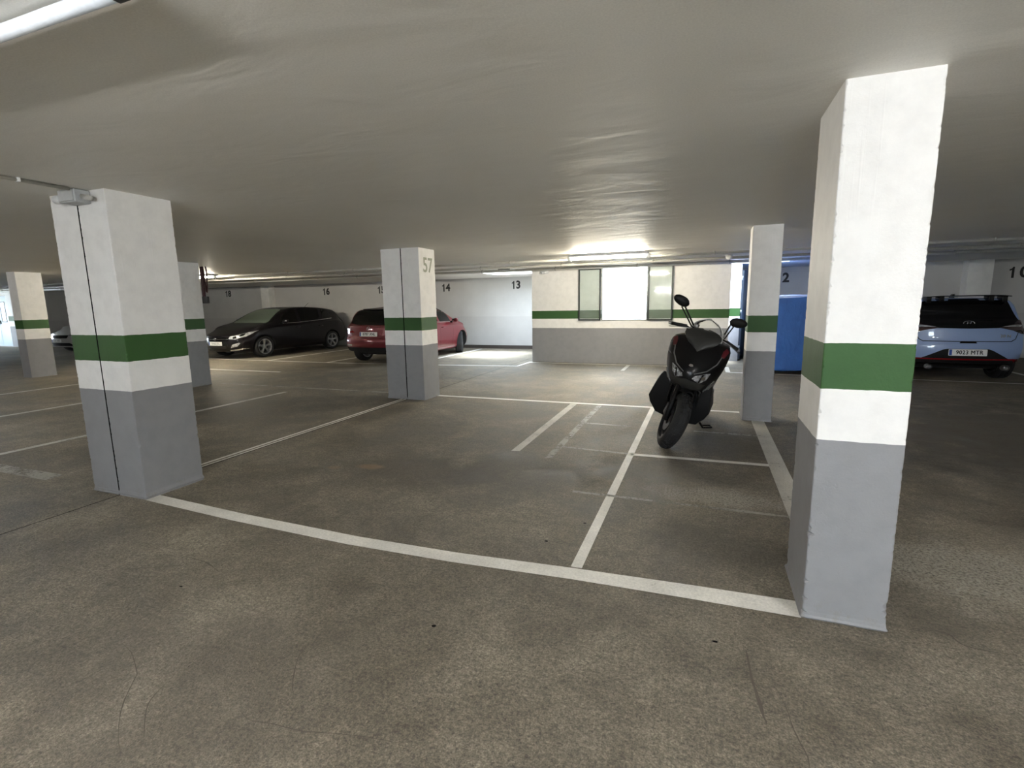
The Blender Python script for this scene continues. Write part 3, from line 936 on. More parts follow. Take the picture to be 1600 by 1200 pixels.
MAT['windscreen'] = simple('green_windscreen_with_reflection', (.10, .13, .10), .05, 0, spec=.8, coat=1.0)  # green glass lightened to paint in a pale reflection
MAT['seam'] = simple('panel_gap', (.006, .006, .006), .9)
MAT['plate_white'] = simple('white_number_plate', (.80, .80, .78), .4)
MAT['plate_blue'] = simple('blue_plate_band', (.03, .08, .33), .4)
MAT['plate_ink'] = simple('plate_lettering', (.015, .015, .02), .5)
MAT['plate_faint'] = simple('faint_plate_lettering', (.42, .42, .42), .5)
def car_paint(name, col, metal=.25, rough=.32, coat=1.0):
    return simple(name, col, rough, metal, var=.04, scale=220, coat=coat, spec=.5 if coat > .5 else .25)
MAT['paint_dark'] = car_paint('dark_aubergine_grey_paint', (.006, .005, .0065), .3, .3, .35)
MAT['paint_red'] = car_paint('red_metallic_paint', (.125, .003, .009), .30, .32, .6)
MAT['paint_blue'] = car_paint('pale_blue_paint', (.26, .36, .60), .0, .4)
MAT['paint_silver'] = car_paint('silver_paint', (.46, .46, .45), .5)

def wheel_meshes(R, W, spokes=5, rim=.70):
    """tyre and rim, axle along local Y, outer side +Y"""
    rot = Matrix.Rotation(-PI / 2, 4, 'X')
    rr = R * rim
    ty = MB()
    pr = [(rr, -W / 2 + .01), (rr + .02, -W / 2), (R - .03, -W / 2 - .004), (R - .008, -W / 2 + .02), (R, -W / 2 + .045)]
    for g in (-.045, 0, .045): pr += [(R, g - .006), (R - .007, g - .004), (R - .007, g + .004), (R, g + .006)]
    pr += [(R, W / 2 - .045), (R - .008, W / 2 - .02), (R - .03, W / 2 + .004), (rr + .02, W / 2), (rr, W / 2 - .01)]
    ty.lathe(pr, 40, 0, rot, True, True)
    tyre = ty.mesh('tyre'); tyre.set_sharp_from_angle(angle=math.radians(35))
    rm = MB()
    rm.lathe([(rr + .006, W / 2 - .004), (rr - .006, W / 2 + .001), (rr - .022, W / 2 - .02), (rr - .03, W / 2 - .08), (rr - .03, -W / 2), (rr + .002, -W / 2)], 40, 0, rot)
    rm.lathe([(0, W / 2 - .015), (.035, W / 2 - .018), (.06, W / 2 - .035), (.06, W / 2 - .09), (0, W / 2 - .09)], 20, 0, rot)
    for k in range(spokes):
        a = 2 * PI * k / spokes + .3
        for da in (-.13, .13):
            b = a + da
            p0 = Vector((math.cos(a) * .045, W / 2 - .03, math.sin(a) * .045)); p1 = Vector((math.cos(b) * (rr - .012), W / 2 - .018, math.sin(b) * (rr - .012)))
            t = Vector((-math.sin(a), 0, math.cos(a)))
            ring = []
            for p, w in ((p0, .020), ((p0 + p1) / 2 + Vector((0, .004, 0)), .013), (p1, .016)):
                ring.append([p + t * w, p + t * w * .6 + Vector((0, .010, 0)), p - t * w * .6 + Vector((0, .010, 0)), p - t * w, p - t * w + Vector((0, -.03, 0)), p + t * w + Vector((0, -.03, 0))])
            rm.loft(ring, 0, True, False)
    rimm = rm.mesh('rim')
    back = MB().lathe([(0, -.02), (rr - .03, -.02), (rr - .03, -.04), (0, -.04)], 24, 0, rot).mesh('brake')
    return tyre, rimm, back

def add_wheels(t, wheels, R, W, rim_mat, spokes=5, steer=0):
    ty, rm, bk = wheel_meshes(R, W, spokes)
    ty.materials.append(MAT['tyre']); rm.materials.append(rim_mat); bk.materials.append(MAT['alloy_dark'])
    for x, y, r in wheels:
        w = bpy.data.objects.new('wheel', ty); COL.objects.link(w); w.parent = t
        w.location = (x, y, r); w.rotation_euler = (0, 0, (0 if y > 0 else PI) + (steer if x > 0 else 0))
        for me, nm in ((rm, 'rim'), (bk, 'brake_disc')):
            o = bpy.data.objects.new(nm, me); COL.objects.link(o); o.parent = w

def plate(t, M, txt, ink='plate_ink', w=.52, h=.11):
    """number plate lying in local XY of M, facing local +Z"""
    p = MB().prism(rounded([(-w / 2, -h / 2), (w / 2, -h / 2), (w / 2, h / 2), (-w / 2, h / 2)], .012), M, .010).build('number_plate', MAT['plate_white'], t)
    MB().prism([(-w / 2 + .006, -h / 2 + .006), (-w / 2 + .044, -h / 2 + .006), (-w / 2 + .044, h / 2 - .006), (-w / 2 + .006, h / 2 - .006)], M @ Matrix.Translation((0, 0, .0095)), .0015).build('plate_band', MAT['plate_blue'], p)
    text_obj('plate_text', txt, .094, MAT[ink], M @ Matrix.Translation((.022, 0, .011)), p, .0008, .86, 0, spacing=1.08, fat=.0022)
    return p

def emblem(t, M, rx=.055, ry=.030, mat='chrome'):
    mb = MB()
    ring = [(math.cos(2 * PI * k / 28) * rx, math.sin(2 * PI * k / 28) * ry) for k in range(28)]
    pts = [M @ Vector((x, y, .004)) for x, y in ring] + [M @ Vector((*ring[0], .004))]
    mb.tube(pts, .0055, 8, caps=False)
    mb.tube([M @ Vector((-rx * .42, -ry * .72, .005)), M @ Vector((-rx * .18, ry * .76, .005))], .006, 8)
    mb.tube([M @ Vector((rx * .18, -ry * .76, .005)), M @ Vector((rx * .42, ry * .72, .005))], .006, 8)
    mb.tube([M @ Vector((-rx * .30, -ry * .08, .005)), M @ Vector((0, ry * .10, .005)), M @ Vector((rx * .30, ry * .08, .005))], .005, 8)
    return mb.build('emblem', MAT[mat], t)

def frontM(p, n=(1, 0, 0), tilt=0):   # plane facing +X (front), local X to the viewer's right
    return Matrix.Translation(p) @ Matrix.Rotation(PI / 2, 4, 'Z') @ Matrix.Rotation(PI / 2, 4, 'X') @ Matrix.Rotation(tilt, 4, 'X')
def rearM(p, tilt=0):                  # plane facing -X (rear)
    return Matrix.Translation(p) @ Matrix.Rotation(-PI / 2, 4, 'Z') @ Matrix.Rotation(PI / 2, 4, 'X') @ Matrix.Rotation(tilt, 4, 'X')

def mirror_part(t, side, x, y, z, mat):
    s = 1 if side == 'L' else -1
    mb = MB(); rings = []
    for k, (u, r) in enumerate([(0, .35), (.02, .8), (.06, 1.0), (.13, 1.0), (.17, .8), (.185, .4)]):
        rings.append([Vector((x + .045 * r * math.cos(2 * PI * q / 14) - .03 * u / .18, s * (y + .04 + u), z + .062 * r * math.sin(2 * PI * q / 14) + .02 * u / .18)) for q in range(14)])
    mb.loft(rings, 0, True, True)
    o = mb.build('door_mirror', MAT[mat], t)
    MB().tube([(x + .02, s * (y - .05), z - .05), (x, s * (y + .07), z - .02)], [.03, .022], 8).build('mirror_arm', MAT['gloss_black'], o)
    MB().prism(rounded([(-.075, -.045), (.075, -.045), (.075, .045), (-.075, .045)], .03), Matrix.Translation((x - .048, s * (y + .125), z + .01)) @ Matrix.Rotation(-PI / 2, 4, 'Z') @ Matrix.Rotation(PI / 2, 4, 'X'), .004).build('mirror_glass', MAT['chrome'], o)
    return o

VF = [(.15, -.10), (.28, -.02), (.42, .02), (.56, .015), (.66, -.01), (.78, -.10), (1.0, -.2)]
VR = [(.15, -.12), (.28, -.03), (.45, .03), (.60, .035), (.70, .0), (.90, -.02), (1.1, -.05), (1.4, 0)]
HATCH_TALL = dict(vf=VF, vr=VR, ends=(.34, .16), stations=[
    (2.14, .74, .23, .60, .665), (2.05, .79, .20, .64, .72), (1.85, .845, .19, .72, .81), (1.55, .875, .18, .80, .885), (1.2, .888, .17, .86, .955), (.98, .89, .17, .895, 1.005),
    (.75, .89, .17, .915, 1.13), (.40, .89, .17, .93, 1.30), (.05, .89, .17, .94, 1.415), (-.35, .89, .17, .955, 1.462), (-.80, .89, .17, .98, 1.468), (-1.25, .888, .18, 1.005, 1.445),
    (-1.60, .875, .19, 1.02, 1.405), (-1.80, .86, .20, 1.02, 1.355), (-1.93, .84, .21, 1.01, 1.22), (-2.03, .82, .22, .98, 1.06), (-2.13, .79, .24, .93, .96)])
HATCH = dict(HATCH_TALL, stations=[
    (2.14, .74, .23, .60, .665), (2.05, .79, .20, .64, .72), (1.85, .845, .19, .72, .81), (1.55, .875, .18, .80, .895), (1.25, .888, .17, .86, .965), (1.02, .89, .17, .895, 1.02),
    (.80, .89, .17, .915, 1.155), (.50, .89, .17, .93, 1.325), (.22, .89, .17, .94, 1.425), (-.10, .89, .17, .955, 1.466), (-.55, .89, .17, .98, 1.470), (-1.0, .888, .18, 1.005, 1.450),
    (-1.35, .880, .19, 1.02, 1.412), (-1.58, .868, .20, 1.025, 1.370), (-1.78, .85, .21, 1.015, 1.255), (-1.94, .83, .22, .985, 1.105), (-2.05, .81, .23, .955, 1.005), (-2.13, .79, .24, .93, .955)])

def base_car(name, sp, paint, label, loc, rz, wheel_x=(1.31, -1.34), R=.315, rim='alloy', spokes=5, steer=0, archR=.36, lower=None):
    t = empty(name, loc, rz); tag(t, label, 'car')
    me = car_shell(sp)
    wy = max(a[1] for a in sp['stations']) - .125
    wheels = [(wheel_x[0], wy, R), (wheel_x[0], -wy, R), (wheel_x[1], wy, R), (wheel_x[1], -wy, R)]
    body = cut_arches(me, wheels, archR)
    if lower:
        for p in body.polygons:
            if p.center.z < lower and p.center.x < -1.45: p.material_index = 1
    sk = Skin(me)
    b = link('body', body, [paint, MAT['arch']], t)
    add_wheels(t, wheels, R, .215, MAT[rim], spokes, steer)
    return t, b, sk

def side_glass(t, sk, front=True, rear=True, sides='LR', mats=None):
    g = MAT['car_glass']
    # follows the window line of the hatchback shell: belt rising to the rear
    pols = [('side_window', [(.68, .985), (.02, .995), (-.02, 1.41), (.18, 1.375), (.42, 1.275), (.60, 1.13)]),
            ('side_window', [(-.09, 1.0), (-.86, 1.045), (-.93, 1.40), (-.50, 1.415), (-.12, 1.40)]),
            ('quarter_window', [(-.98, 1.055), (-1.36, 1.085), (-1.44, 1.17), (-1.26, 1.325), (-1.05, 1.38)])]
    for s in sides:
        for n, p in pols:
            sk.panel(n, s, rounded(p, .03), g, t, .004, .06)
        sk.line('window_trim', s, [(.72, .965), (.02, .975), (-.86, 1.022), (-1.40, 1.062)], .012, MAT['chrome'], t, .005)
        for pts in ([(.72, .95), (.70, .60), (.62, .25)], [(-.06, 1.0), (-.05, .60), (-.08, .24)], [(-.90, 1.03), (-1.0, .75), (-1.02, .58)]):
            sk.line('door_seam', s, pts, .008, MAT['seam'], t)
        for x in (.10, -.83):
            q, n = sk.hit(s, x, .83)
            sg = 1 if s == 'L' else -1
            MB().tube([q + Vector((-.09, sg * .004, 0)), q + Vector((-.05, sg * .032, .002)), q + Vector((.05, sg * .032, .002)), q + Vector((.09, sg * .004, 0))], .013, 8).build('door_handle', t_paint(t), t)
def t_paint(t):
    for o in bpy.data.objects:
        if o.parent == t and o.name.startswith('body'): return o.data.materials[0]

# ---- dark hatchback, nose towards the aisle
t, b, sk = base_car('hatchback_car', HATCH, MAT['paint_dark'], 'dark aubergine hatchback parked nose out under numbers 18 and 16', (-13.04, 12.74, 0), -PI / 2 - math.radians(1.5))
t.scale = (1.075, 1.02, 1.0)
side_glass(t, sk)
sk.panel('windscreen', 'F', rounded([(-.70, 1.00), (.70, 1.00), (.60, 1.22), (.50, 1.385), (.30, 1.41), (-.30, 1.41), (-.50, 1.385), (-.60, 1.22)], .05), MAT['windscreen'], t, .004, .06)
sk.panel('rear_window', 'B', rounded([(-.60, 1.06), (.60, 1.06), (.50, 1.31), (-.50, 1.31)], .05), MAT['car_glass'], t, .004, .06)
hl = [(.43, .585), (.60, .565), (.76, .64), (.845, .80), (.79, .775), (.62, .70), (.46, .655)]
for pz in (hl, mirror(hl)):
    h_ = sk.panel('headlight', 'F', pz, MAT['lamp_clear'], t, .006, .03)
    h_['label'] = 'bright clear headlight'
    sg = 1 if pz is hl else -1
    sk.panel('headlight_reflector', 'F', rounded([(sg * .54, .595), (sg * .62, .60), (sg * .62, .66), (sg * .54, .64)], .02), MAT['gloss_black'], h_, .009, .03)
    sk.panel('headlight_reflector', 'F', rounded([(sg * .67, .65), (sg * .72, .67), (sg * .735, .725), (sg * .68, .71)], .02), MAT['gloss_black'], h_, .009, .03)
gr = sk.panel('grille', 'F', rounded([(-.42, .535), (.42, .535), (.44, .60), (.30, .625), (-.30, .625), (-.44, .60)], .02), MAT['gloss_black'], t, .004, .05)
sk.line('grille_bar', 'F', [(-.42, .575), (-.06, .572)], .014, MAT['chrome'], gr, .012); sk.line('grille_bar', 'F', [(.06, .572), (.42, .575)], .014, MAT['chrome'], gr, .012)
lg = sk.panel('lower_grille', 'F', rounded([(-.30, .30), (.30, .30), (.40, .40), (.36, .505), (-.36, .505), (-.40, .40)], .03), MAT['black_trim'], t, .004, .05)
for z in (.33, .37): sk.line('grille_bar', 'F', [(-.33, z), (.33, z)], .012, MAT['alloy_dark'], lg, .010)
q, n = sk.hit('F', 0, .445); plate(t, frontM(q + Vector((.012, 0, .005))), '0448 JFC', 'plate_faint')
q, n = sk.hit('F', 0, .58); emblem(t, frontM(q + Vector((.012, 0, 0))), .06, .03)
fg = [(.46, .325), (.64, .375), (.71, .46), (.68, .475), (.52, .42)]
sl = [(.40, .235), (.62, .250), (.80, .30), (.74, .315), (.56, .285), (.42, .27)]
for m_ in (lambda p: p, mirror):
    f_ = sk.panel('fog_lamp_surround', 'F', m_([(.42, .30), (.66, .35), (.75, .47), (.70, .50), (.50, .43)]), MAT['black_trim'], t, .003, .03)
    sk.panel('fog_lamp', 'F', m_(fg), MAT['lamp_clear'], f_, .008, .03)
    sk.panel('bumper_lip', 'F', m_(sl), MAT['chrome'], t, .006, .03, label='bright silver lip under the bumper')
sk.panel('lower_bumper', 'F', [(-.66, .225), (.66, .225), (.60, .275), (-.60, .275)], MAT['black_trim'], t, .003, .05)
sk.line('bonnet_seam', 'T', [(1.0, .70), (1.5, .70), (1.85, .60)], .008, MAT['seam'], t); sk.line('bonnet_seam', 'T', [(1.0, -.70), (1.5, -.70), (1.85, -.60)], .008, MAT['seam'], t)
mirror_part(t, 'L', .66, .86, 1.02, 'paint_dark'); mirror_part(t, 'R', .66, .86, 1.02, 'paint_dark')
MB().tube([(-1.05, 0, 1.44), (-1.25, 0, 1.60)], [.006, .003], 6).build('antenna', MAT['black_trim'], t)

# ---- red hatchback, tail towards the aisle
RED = dict(HATCH); RED['ends'] = (.34, .24)
RED['stations'] = [(s, w * 1.0, bo + (.08 if s < -1.7 else 0), be, to - (.03 if -1.5 < s < .9 else 0)) for s, w, bo, be, to in HATCH['stations']]
t, b, sk = base_car('hatchback_car', RED, MAT['paint_red'], 'red hatchback parked tail out behind the column numbered 57', (-7.78, 12.52, 0), PI / 2, steer=math.radians(25), R=.325, archR=.37, lower=.42)
side_glass(t, sk)
sk.panel('windscreen', 'F', rounded([(-.70, 1.00), (.70, 1.00), (.60, 1.22), (.53, 1.36), (-.53, 1.36), (-.60, 1.22)], .05), MAT['car_glass'], t, .004, .06)
rw = sk.panel('rear_window', 'B', rounded([(-.80, 1.03), (-.40, .985), (.40, .985), (.80, 1.03), (.70, 1.18), (.585, 1.345), (-.585, 1.345), (-.70, 1.18)], .05), MAT['car_glass'], t, .004, .05)
sk.panel('roof_spoiler', 'T', rounded([(-1.42, -.55), (-1.42, .55), (-1.62, .52), (-1.66, 0), (-1.62, -.52)], .05), MAT['gloss_black'], t, .022, .06, .03)
tl = [(.44, .80), (.62, .79), (.80, .74), (.83, .82), (.76, .895), (.62, .875)]
for m_ in (lambda p: p, mirror):
    l_ = sk.panel('tail_light', 'B', m_(tl), MAT['lamp_red'], t, .006, .03)
    sk.panel('tail_light_element', 'B', m_([(.58, .835), (.63, .835), (.63, .862), (.59, .860)]), MAT['lamp_clear'], l_, .010, .03)
    sk.panel('tail_light_element', 'B', m_([(.71, .80), (.73, .798), (.735, .825), (.715, .828)]), MAT['lamp_clear'], l_, .010, .02)
    sk.line('bumper_crease', 'B', [(m_([(.50, .70)])[0]), (m_([(.80, .63)])[0])], .012, MAT['lamp_red'], t, .004)
    sk.panel('reflector', 'B', m_([(.56, .465), (.74, .475), (.74, .500), (.56, .495)]), MAT['lamp_clear'], t, .006, .03)
sk.panel('plate_recess', 'B', rounded([(-.36, .69), (.36, .69), (.40, .83), (-.40, .83)], .03), MAT['paint_red'], t, .003, .06)
q, n = sk.hit('B', 0, .765); plate(t, rearM(q + Vector((-.012, 0, -.005)), -.12), '0787 XNL')
q, n = sk.hit('B', 0, .90); EM = rearM(q + Vector((-.008, 0, 0)), -.2)
MB().tube([EM @ Vector((.05 * math.cos(a * PI / 12), .04 * math.sin(a * PI / 12), .003)) for a in range(25)], .004, 8, caps=False).tube([EM @ Vector(v) for v in ((-.048, .010, .004), (-.022, .008, .004), (0, -.012, .004), (.022, .008, .004), (.048, .010, .004))], .005, 8).build('emblem', MAT['alloy'], t)
sk.panel('diffuser', 'B', rounded([(-.72, .335), (.72, .335), (.78, .43), (-.78, .43)], .03), MAT['black_trim'], t, .005, .06)
sk.line('tailgate_seam', 'B', [(-.62, .95), (-.52, .66), (.52, .66), (.62, .95)], .008, MAT['seam'], t)
mirror_part(t, 'R', .66, .86, 1.0, 'paint_red'); mirror_part(t, 'L', .66, .86, 1.0, 'paint_red')
MB().tube([(-1.30, 0, 1.40), (-1.38, 0, 1.45)], [.02, .005], 8).build('antenna', MAT['gloss_black'], t)

# ---- pale blue hot hatch, tail towards the aisle
BLUE = dict(HATCH_TALL); BLUE['ends'] = (.34, .20)
BLUE['vr'] = [(.15, -.16), (.28, -.06), (.45, .03), (.60, .05), (.74, .02), (.90, .01), (1.1, -.05), (1.4, 0)]
BLUE['stations'] = [(s * .95, w * .995, bo + (.09 if s < -1.7 else 0), be - .03 + (.05 if s < -1.2 else 0), to - .02 + (.05 if s < -1.3 else 0)) for s, w, bo, be, to in HATCH_TALL['stations']]
t, b, sk = base_car('hatchback_car', BLUE, MAT['paint_blue'], 'pale blue sporty hatchback with black roof spoiler parked tail out at right', (4.205, 12.70, 0), PI / 2, rim='alloy_dark', wheel_x=(1.27, -1.30), lower=.385)
for s_ in 'LR':
    sk.panel('side_window', s_, rounded([(.62, .96), (.0, .975), (-.05, 1.34), (.18, 1.29), (.42, 1.19)], .03), MAT['car_glass'], t, .004, .06)
    sk.panel('side_window', s_, rounded([(-.09, .98), (-.90, 1.06), (-1.0, 1.37), (-.12, 1.36)], .03), MAT['car_glass'], t, .004, .06)
sk.panel('windscreen', 'F', rounded([(-.68, 1.0), (.68, 1.0), (.52, 1.34), (-.52, 1.34)], .05), MAT['car_glass'], t, .004, .06)
sk.panel('rear_window', 'B', rounded([(-.74, .955), (-.40, .925), (0, .915), (.40, .925), (.74, .955), (.735, 1.02), (.64, 1.22), (.585, 1.375), (-.585, 1.375), (-.64, 1.22), (-.735, 1.02)], .03), MAT['gloss_black'], t, .012, .04, .016)
for sg in (1, -1):
    l_ = sk.panel('tail_light', 'B', [(sg * a, z) for a, z in [(.40, .93), (.60, .885), (.74, .825), (.845, .805), (.87, .92), (.82, 1.035), (.72, 1.045), (.62, .985)]][::sg], MAT['lamp_dark'], t, .016, .03, .018)
    sk.panel('tail_light_element', 'B', [(sg * a, z) for a, z in [(.44, .945), (.70, .935), (.74, .965), (.66, .975)]][::sg], MAT['lamp_clear'], l_, .021, .03)
    sk.panel('tail_light_element', 'B', [(sg * a, z) for a, z in [(.755, .93), (.79, .93), (.79, .965), (.755, .965)]][::sg], MAT['lamp_clear'], l_, .021, .03)
    sk.panel('corner_reflector', 'B', [(sg * a, z) for a, z in [(.66, .385), (.84, .385), (.84, .32), (.76, .30)]][::sg], MAT['lamp_red'], t, .008, .03)
    for k in range(2): sk.line('reflector_slat', 'B', [(sg * .70, .345 + .025 * k), (sg * .83, .345 + .025 * k)], .008, MAT['gloss_black'], t, .011)
    MB().tube([(-2.02, sg * .52, .265), (-2.12, sg * .52, .268)], .045, 16, caps=False).tube([(-2.02, sg * .52, .265), (-2.10, sg * .52, .268)], .036, 16).build('exhaust_tip', MAT['alloy'], t)
sk.panel('plate_surround', 'B', rounded([(-.60, .405), (-.34, .555), (-.28, .575), (.28, .575), (.34, .555), (.60, .405)], .02), MAT['black_trim'], t, .005, .05)
sk.panel('red_stripe', 'B', [(-.84, .385), (.84, .385), (.84, .408), (-.84, .408)], MAT['lamp_red'], t, .009, .05, label='thin red accent line along the bumper')
sk.panel('diffuser', 'B', rounded([(-.80, .235), (.80, .235), (.86, .385), (-.86, .385)], .02), MAT['black_trim'], t, .006, .05)
q, n = sk.hit('B', 0, .515); plate(t, rearM(q + Vector((-.014, 0, 0)), -.05), '9023 MTR')
q, n = sk.hit('B', 0, 1.005); emblem(t, rearM(q + Vector((-.012, 0, 0)), -.3), .075, .038)
sk.line('tailgate_seam', 'B', [(-.70, .87), (-.66, .74), (-.60, .70), (.60, .70), (.66, .74), (.70, .87)], .012, MAT['seam'], t, .005)
sk.panel('tailgate_handle', 'B', rounded([(-.12, .67), (.12, .67), (.10, .70), (-.10, .70)], .01), MAT['gloss_black'], t, .006, .03)
q, n = sk.hit('B', -.50, .79); text_obj('model_badge', 'i20 N', .062, MAT['chrome'], rearM(q + Vector((-.010, 0, 0)), -.05), t, .003, 1.1, 0, fat=.0015)
sp_ = MB()
p, n = sk.hit('T', -1.62, 0)
zs = p.z + .052
top = []
for k in range(17):
    y = -.58 + 1.16 * k / 16
    d = .020 * (abs(y) / .58) ** 6
    top.append([Vector((-1.58, y, zs - .012 - d)), Vector((-1.74, y, zs - d)), Vector((-1.86, y, zs + .004 - d)), Vector((-1.86, y, zs - .009 - d)), Vector((-1.74, y, zs - .014 - d)), Vector((-1.58, y, zs - .022 - d))])
so = MB().loft(top, 0, True, False).build('roof_spoiler', MAT['gloss_black'], t)
for y in (-.34, .34, -.52, .52):
    p, n = sk.hit('T', -1.68, y)
    MB().box(-1.80, -1.62, y - .035, y + .035, p.z - .03, zs - .008, 0, .004).build('spoiler_support', MAT['gloss_black'], so)
sk.panel('high_brake_light', 'B', rounded([(-.22, 1.385), (.22, 1.385), (.20, 1.405), (-.20, 1.405)], .008), MAT['gloss_black'], t, .008, .04)
p, n = sk.hit('T', -1.20, 0)
MB().prism([(0, -.01), (.17, -.01), (.05, .075), (.0, .075)], Matrix.Translation((-1.30, .018, p.z)) @ Matrix.Rotation(PI / 2, 4, 'X'), .036).build('shark_fin_antenna', MAT['gloss_black'], t)
mirror_part(t, 'L', .62, .85, .99, 'gloss_black'); mirror_part(t, 'R', .62, .85, .99, 'gloss_black')

# ---- silver car peeking out between two columns at far left
t, b, sk = base_car('silver_car', HATCH, MAT['paint_silver'], 'silver car at far left seen between two columns', (-20.9, 12.75, 0), -PI / 2)
side_glass(t, sk)
sk.panel('windscreen', 'F', rounded([(-.70, 1.00), (.70, 1.00), (.53, 1.385), (-.53, 1.385)], .05), MAT['windscreen'], t, .004, .06)
for m_ in (lambda p: p, mirror):
    h_ = sk.panel('headlight', 'F', m_([(.46, .60), (.78, .64), (.83, .77), (.62, .70)]), MAT['lamp_clear'], t, .006, .04)
    sk.panel('headlight_reflector', 'F', m_([(.56, .62), (.74, .65), (.77, .72), (.62, .68)]), MAT['gloss_black'], h_, .009, .04)
sk.panel('grille', 'F', rounded([(-.44, .52), (.44, .52), (.50, .625), (-.50, .625)], .02), MAT['gloss_black'], t, .004, .05)
sk.panel('lower_grille', 'F', rounded([(-.62, .25), (.62, .25), (.50, .36), (-.50, .36)], .02), MAT['black_trim'], t, .004, .05)
q, n = sk.hit('F', 0, .44); plate(t, frontM(q + Vector((.012, 0, 0))), '2187 HBD', 'plate_faint')
mirror_part(t, 'L', .66, .86, 1.02, 'paint_silver'); mirror_part(t, 'R', .66, .86, 1.02, 'paint_silver')

# ---- car under a blue cover
SUV = dict(vf=[(.1, 0), (.5, .03), (.8, 0), (1.0, -.05)], vr=[(.05, 0), (.3, .01), (.7, .03), (1.0, .02), (1.3, .0), (1.6, 0)], ends=(.30, .10), tumble=.16, stations=[
    (2.05, .78, .10, .78, .86), (1.7, .86, .10, .90, 1.0), (1.1, .90, .10, 1.0, 1.08), (.6, .91, .10, 1.06, 1.34), (.1, .91, .10, 1.08, 1.50), (-.6, .91, .10, 1.08, 1.535),
    (-1.4, .90, .10, 1.08, 1.53), (-1.80, .88, .10, 1.08, 1.525), (-1.98, .86, .10, 1.08, 1.515), (-2.08, .84, .10, 1.07, 1.49)])
rw_ = random.Random(5)
folds = [(rw_.uniform(6, 16), rw_.uniform(-9, 9), rw_.uniform(4, 12), rw_.uniform(0, 6), rw_.uniform(.002, .005)) for _ in range(9)]
def cover_wrinkle(c, n):
    d = sum(a * math.sin(fx * c.x + fy * c.y + fz * c.z + ph) for fx, fy, fz, ph, a in folds)
    low = max(0, 1 - c.z / .8)
    d += low * .016 * math.sin(26 * (c.y + .55 * c.z) + 2 * math.sin(7 * c.z)) * (1 if abs(c.y) > .3 else .5)
    d -= .012 * math.exp(-((c.z - 1.10) / .025) ** 2)
    return c + n * d
def cover_mat():
    m, nt, b = new_mat('blue_car_cover')
    c = objco(nt)
    n = noise(nt, 4, 4, .6, c)
    nt.links.new(ramp(nt, n, [(.3, (.010, .085, .34)), (.7, (.016, .115, .43))]), b.inputs['Base Color'])
    b.inputs['Roughness'].default_value = .55
    b.inputs['Sheen Weight'].default_value = .25
    mp = N(nt, 'ShaderNodeMapping'); mp.inputs['Scale'].default_value = (3, 5, 2); mp.inputs['Rotation'].default_value = (.6, 0, 0); nt.links.new(c, mp.inputs[0])
    bump(nt, b, noise(nt, 2.2, 4, .6, mp.outputs[0], 1.0), .6, .03)
    return m
MAT['cover'] = cover_mat()
t = empty('covered_car', (1.90, 12.98, 0), PI / 2); tag(t, 'car hidden under a bright blue fabric cover behind the slim column', 'covered car')
cme = car_shell(SUV, 70, 25, cover_wrinkle)
cv = link('car_cover', cme, MAT['cover'], t)
sk = Skin(cme)
sk.line('cover_seam', 'B', [(-.84, 1.085), (-.3, 1.075), (.3, 1.075), (.84, 1.085)], .012, MAT['cover'], cv, .006)
q, n = sk.hit('B', 0.02, .95)
MB().prism(rounded([(-.05, -.03), (.05, -.03), (.05, .03), (-.05, .03)], .025), rearM(q + Vector((-.004, 0, 0))), .004).build('cover_glint', MAT['plate_white'], cv)  # pale patch stands in for a light reflection on the cover
add_wheels(t, [(x, y, .31) for x in (1.25, -1.30) for y in (.72, -.72)], .31, .20, MAT['alloy_dark'])

# ------------------------------------------------------------------ scooter
MAT['sc_black'] = simple('gloss_black_fairing', (.0035, .0035, .004), .30, 0, coat=.12, spec=.3)
MAT['sc_matt'] = simple('matt_black_plastic', (.0032, .0032, .0032), .55, spec=.22)
MAT['sc_grey'] = simple('dark_grey_plastic', (.022, .022, .020), .5)
MAT['sc_red'] = simple('dark_red_accent', (.085, .004, .009), .3, 0, coat=.6)
MAT['sc_silver'] = simple('silver_strip', (.20, .20, .20), .4, .5)
MAT['sc_seat'] = simple('black_vinyl_seat', (.018, .018, .018), .6, bmp=.2)
MAT['shield'] = glass_mat('clear_screen', (.97, .98, .97), .02)
MAT['sc_lamp'] = simple('scooter_lamp_lens', (.42, .43, .45), .15, .4, coat=1.0, scale=40, var=.8)

SC_LEAN, SC_YAW = math.radians(15.0), math.radians(7.0)
SC_POS = Vector((-.322, 5.12, .004))
sc = empty('motor_scooter', SC_POS)
SM = Matrix.Translation(SC_POS) @ Matrix.Rotation(-SC_YAW, 4, 'Z') @ Matrix.Rotation(SC_LEAN, 4, 'Y')
sc.matrix_world = SM
tag(sc, 'black maxi scooter with clear screen and red accents leaning on its stand', 'scooter')
# local axes: +X viewer's right (rider's left), +Y towards the tail, +Z up, origin under the front wheel
STEER = math.radians(20)
AX0 = Vector((0, .06, .29)); AXD = Vector((0, math.sin(math.radians(26)), math.cos(math.radians(26))))
ST = Matrix.Translation(AX0) @ Matrix.Rotation(STEER, 4, AXD) @ Matrix.Translation(-AX0)

def sc_loft(name, rings, mat, parent=sc, M=None, sharp=38, mi=0):
    mb = MB().loft([[(M @ Vector(p) if M else Vector(p)) for p in r] for r in rings], 0, True, True)
    return mb.build(name, mat, parent, sharp)

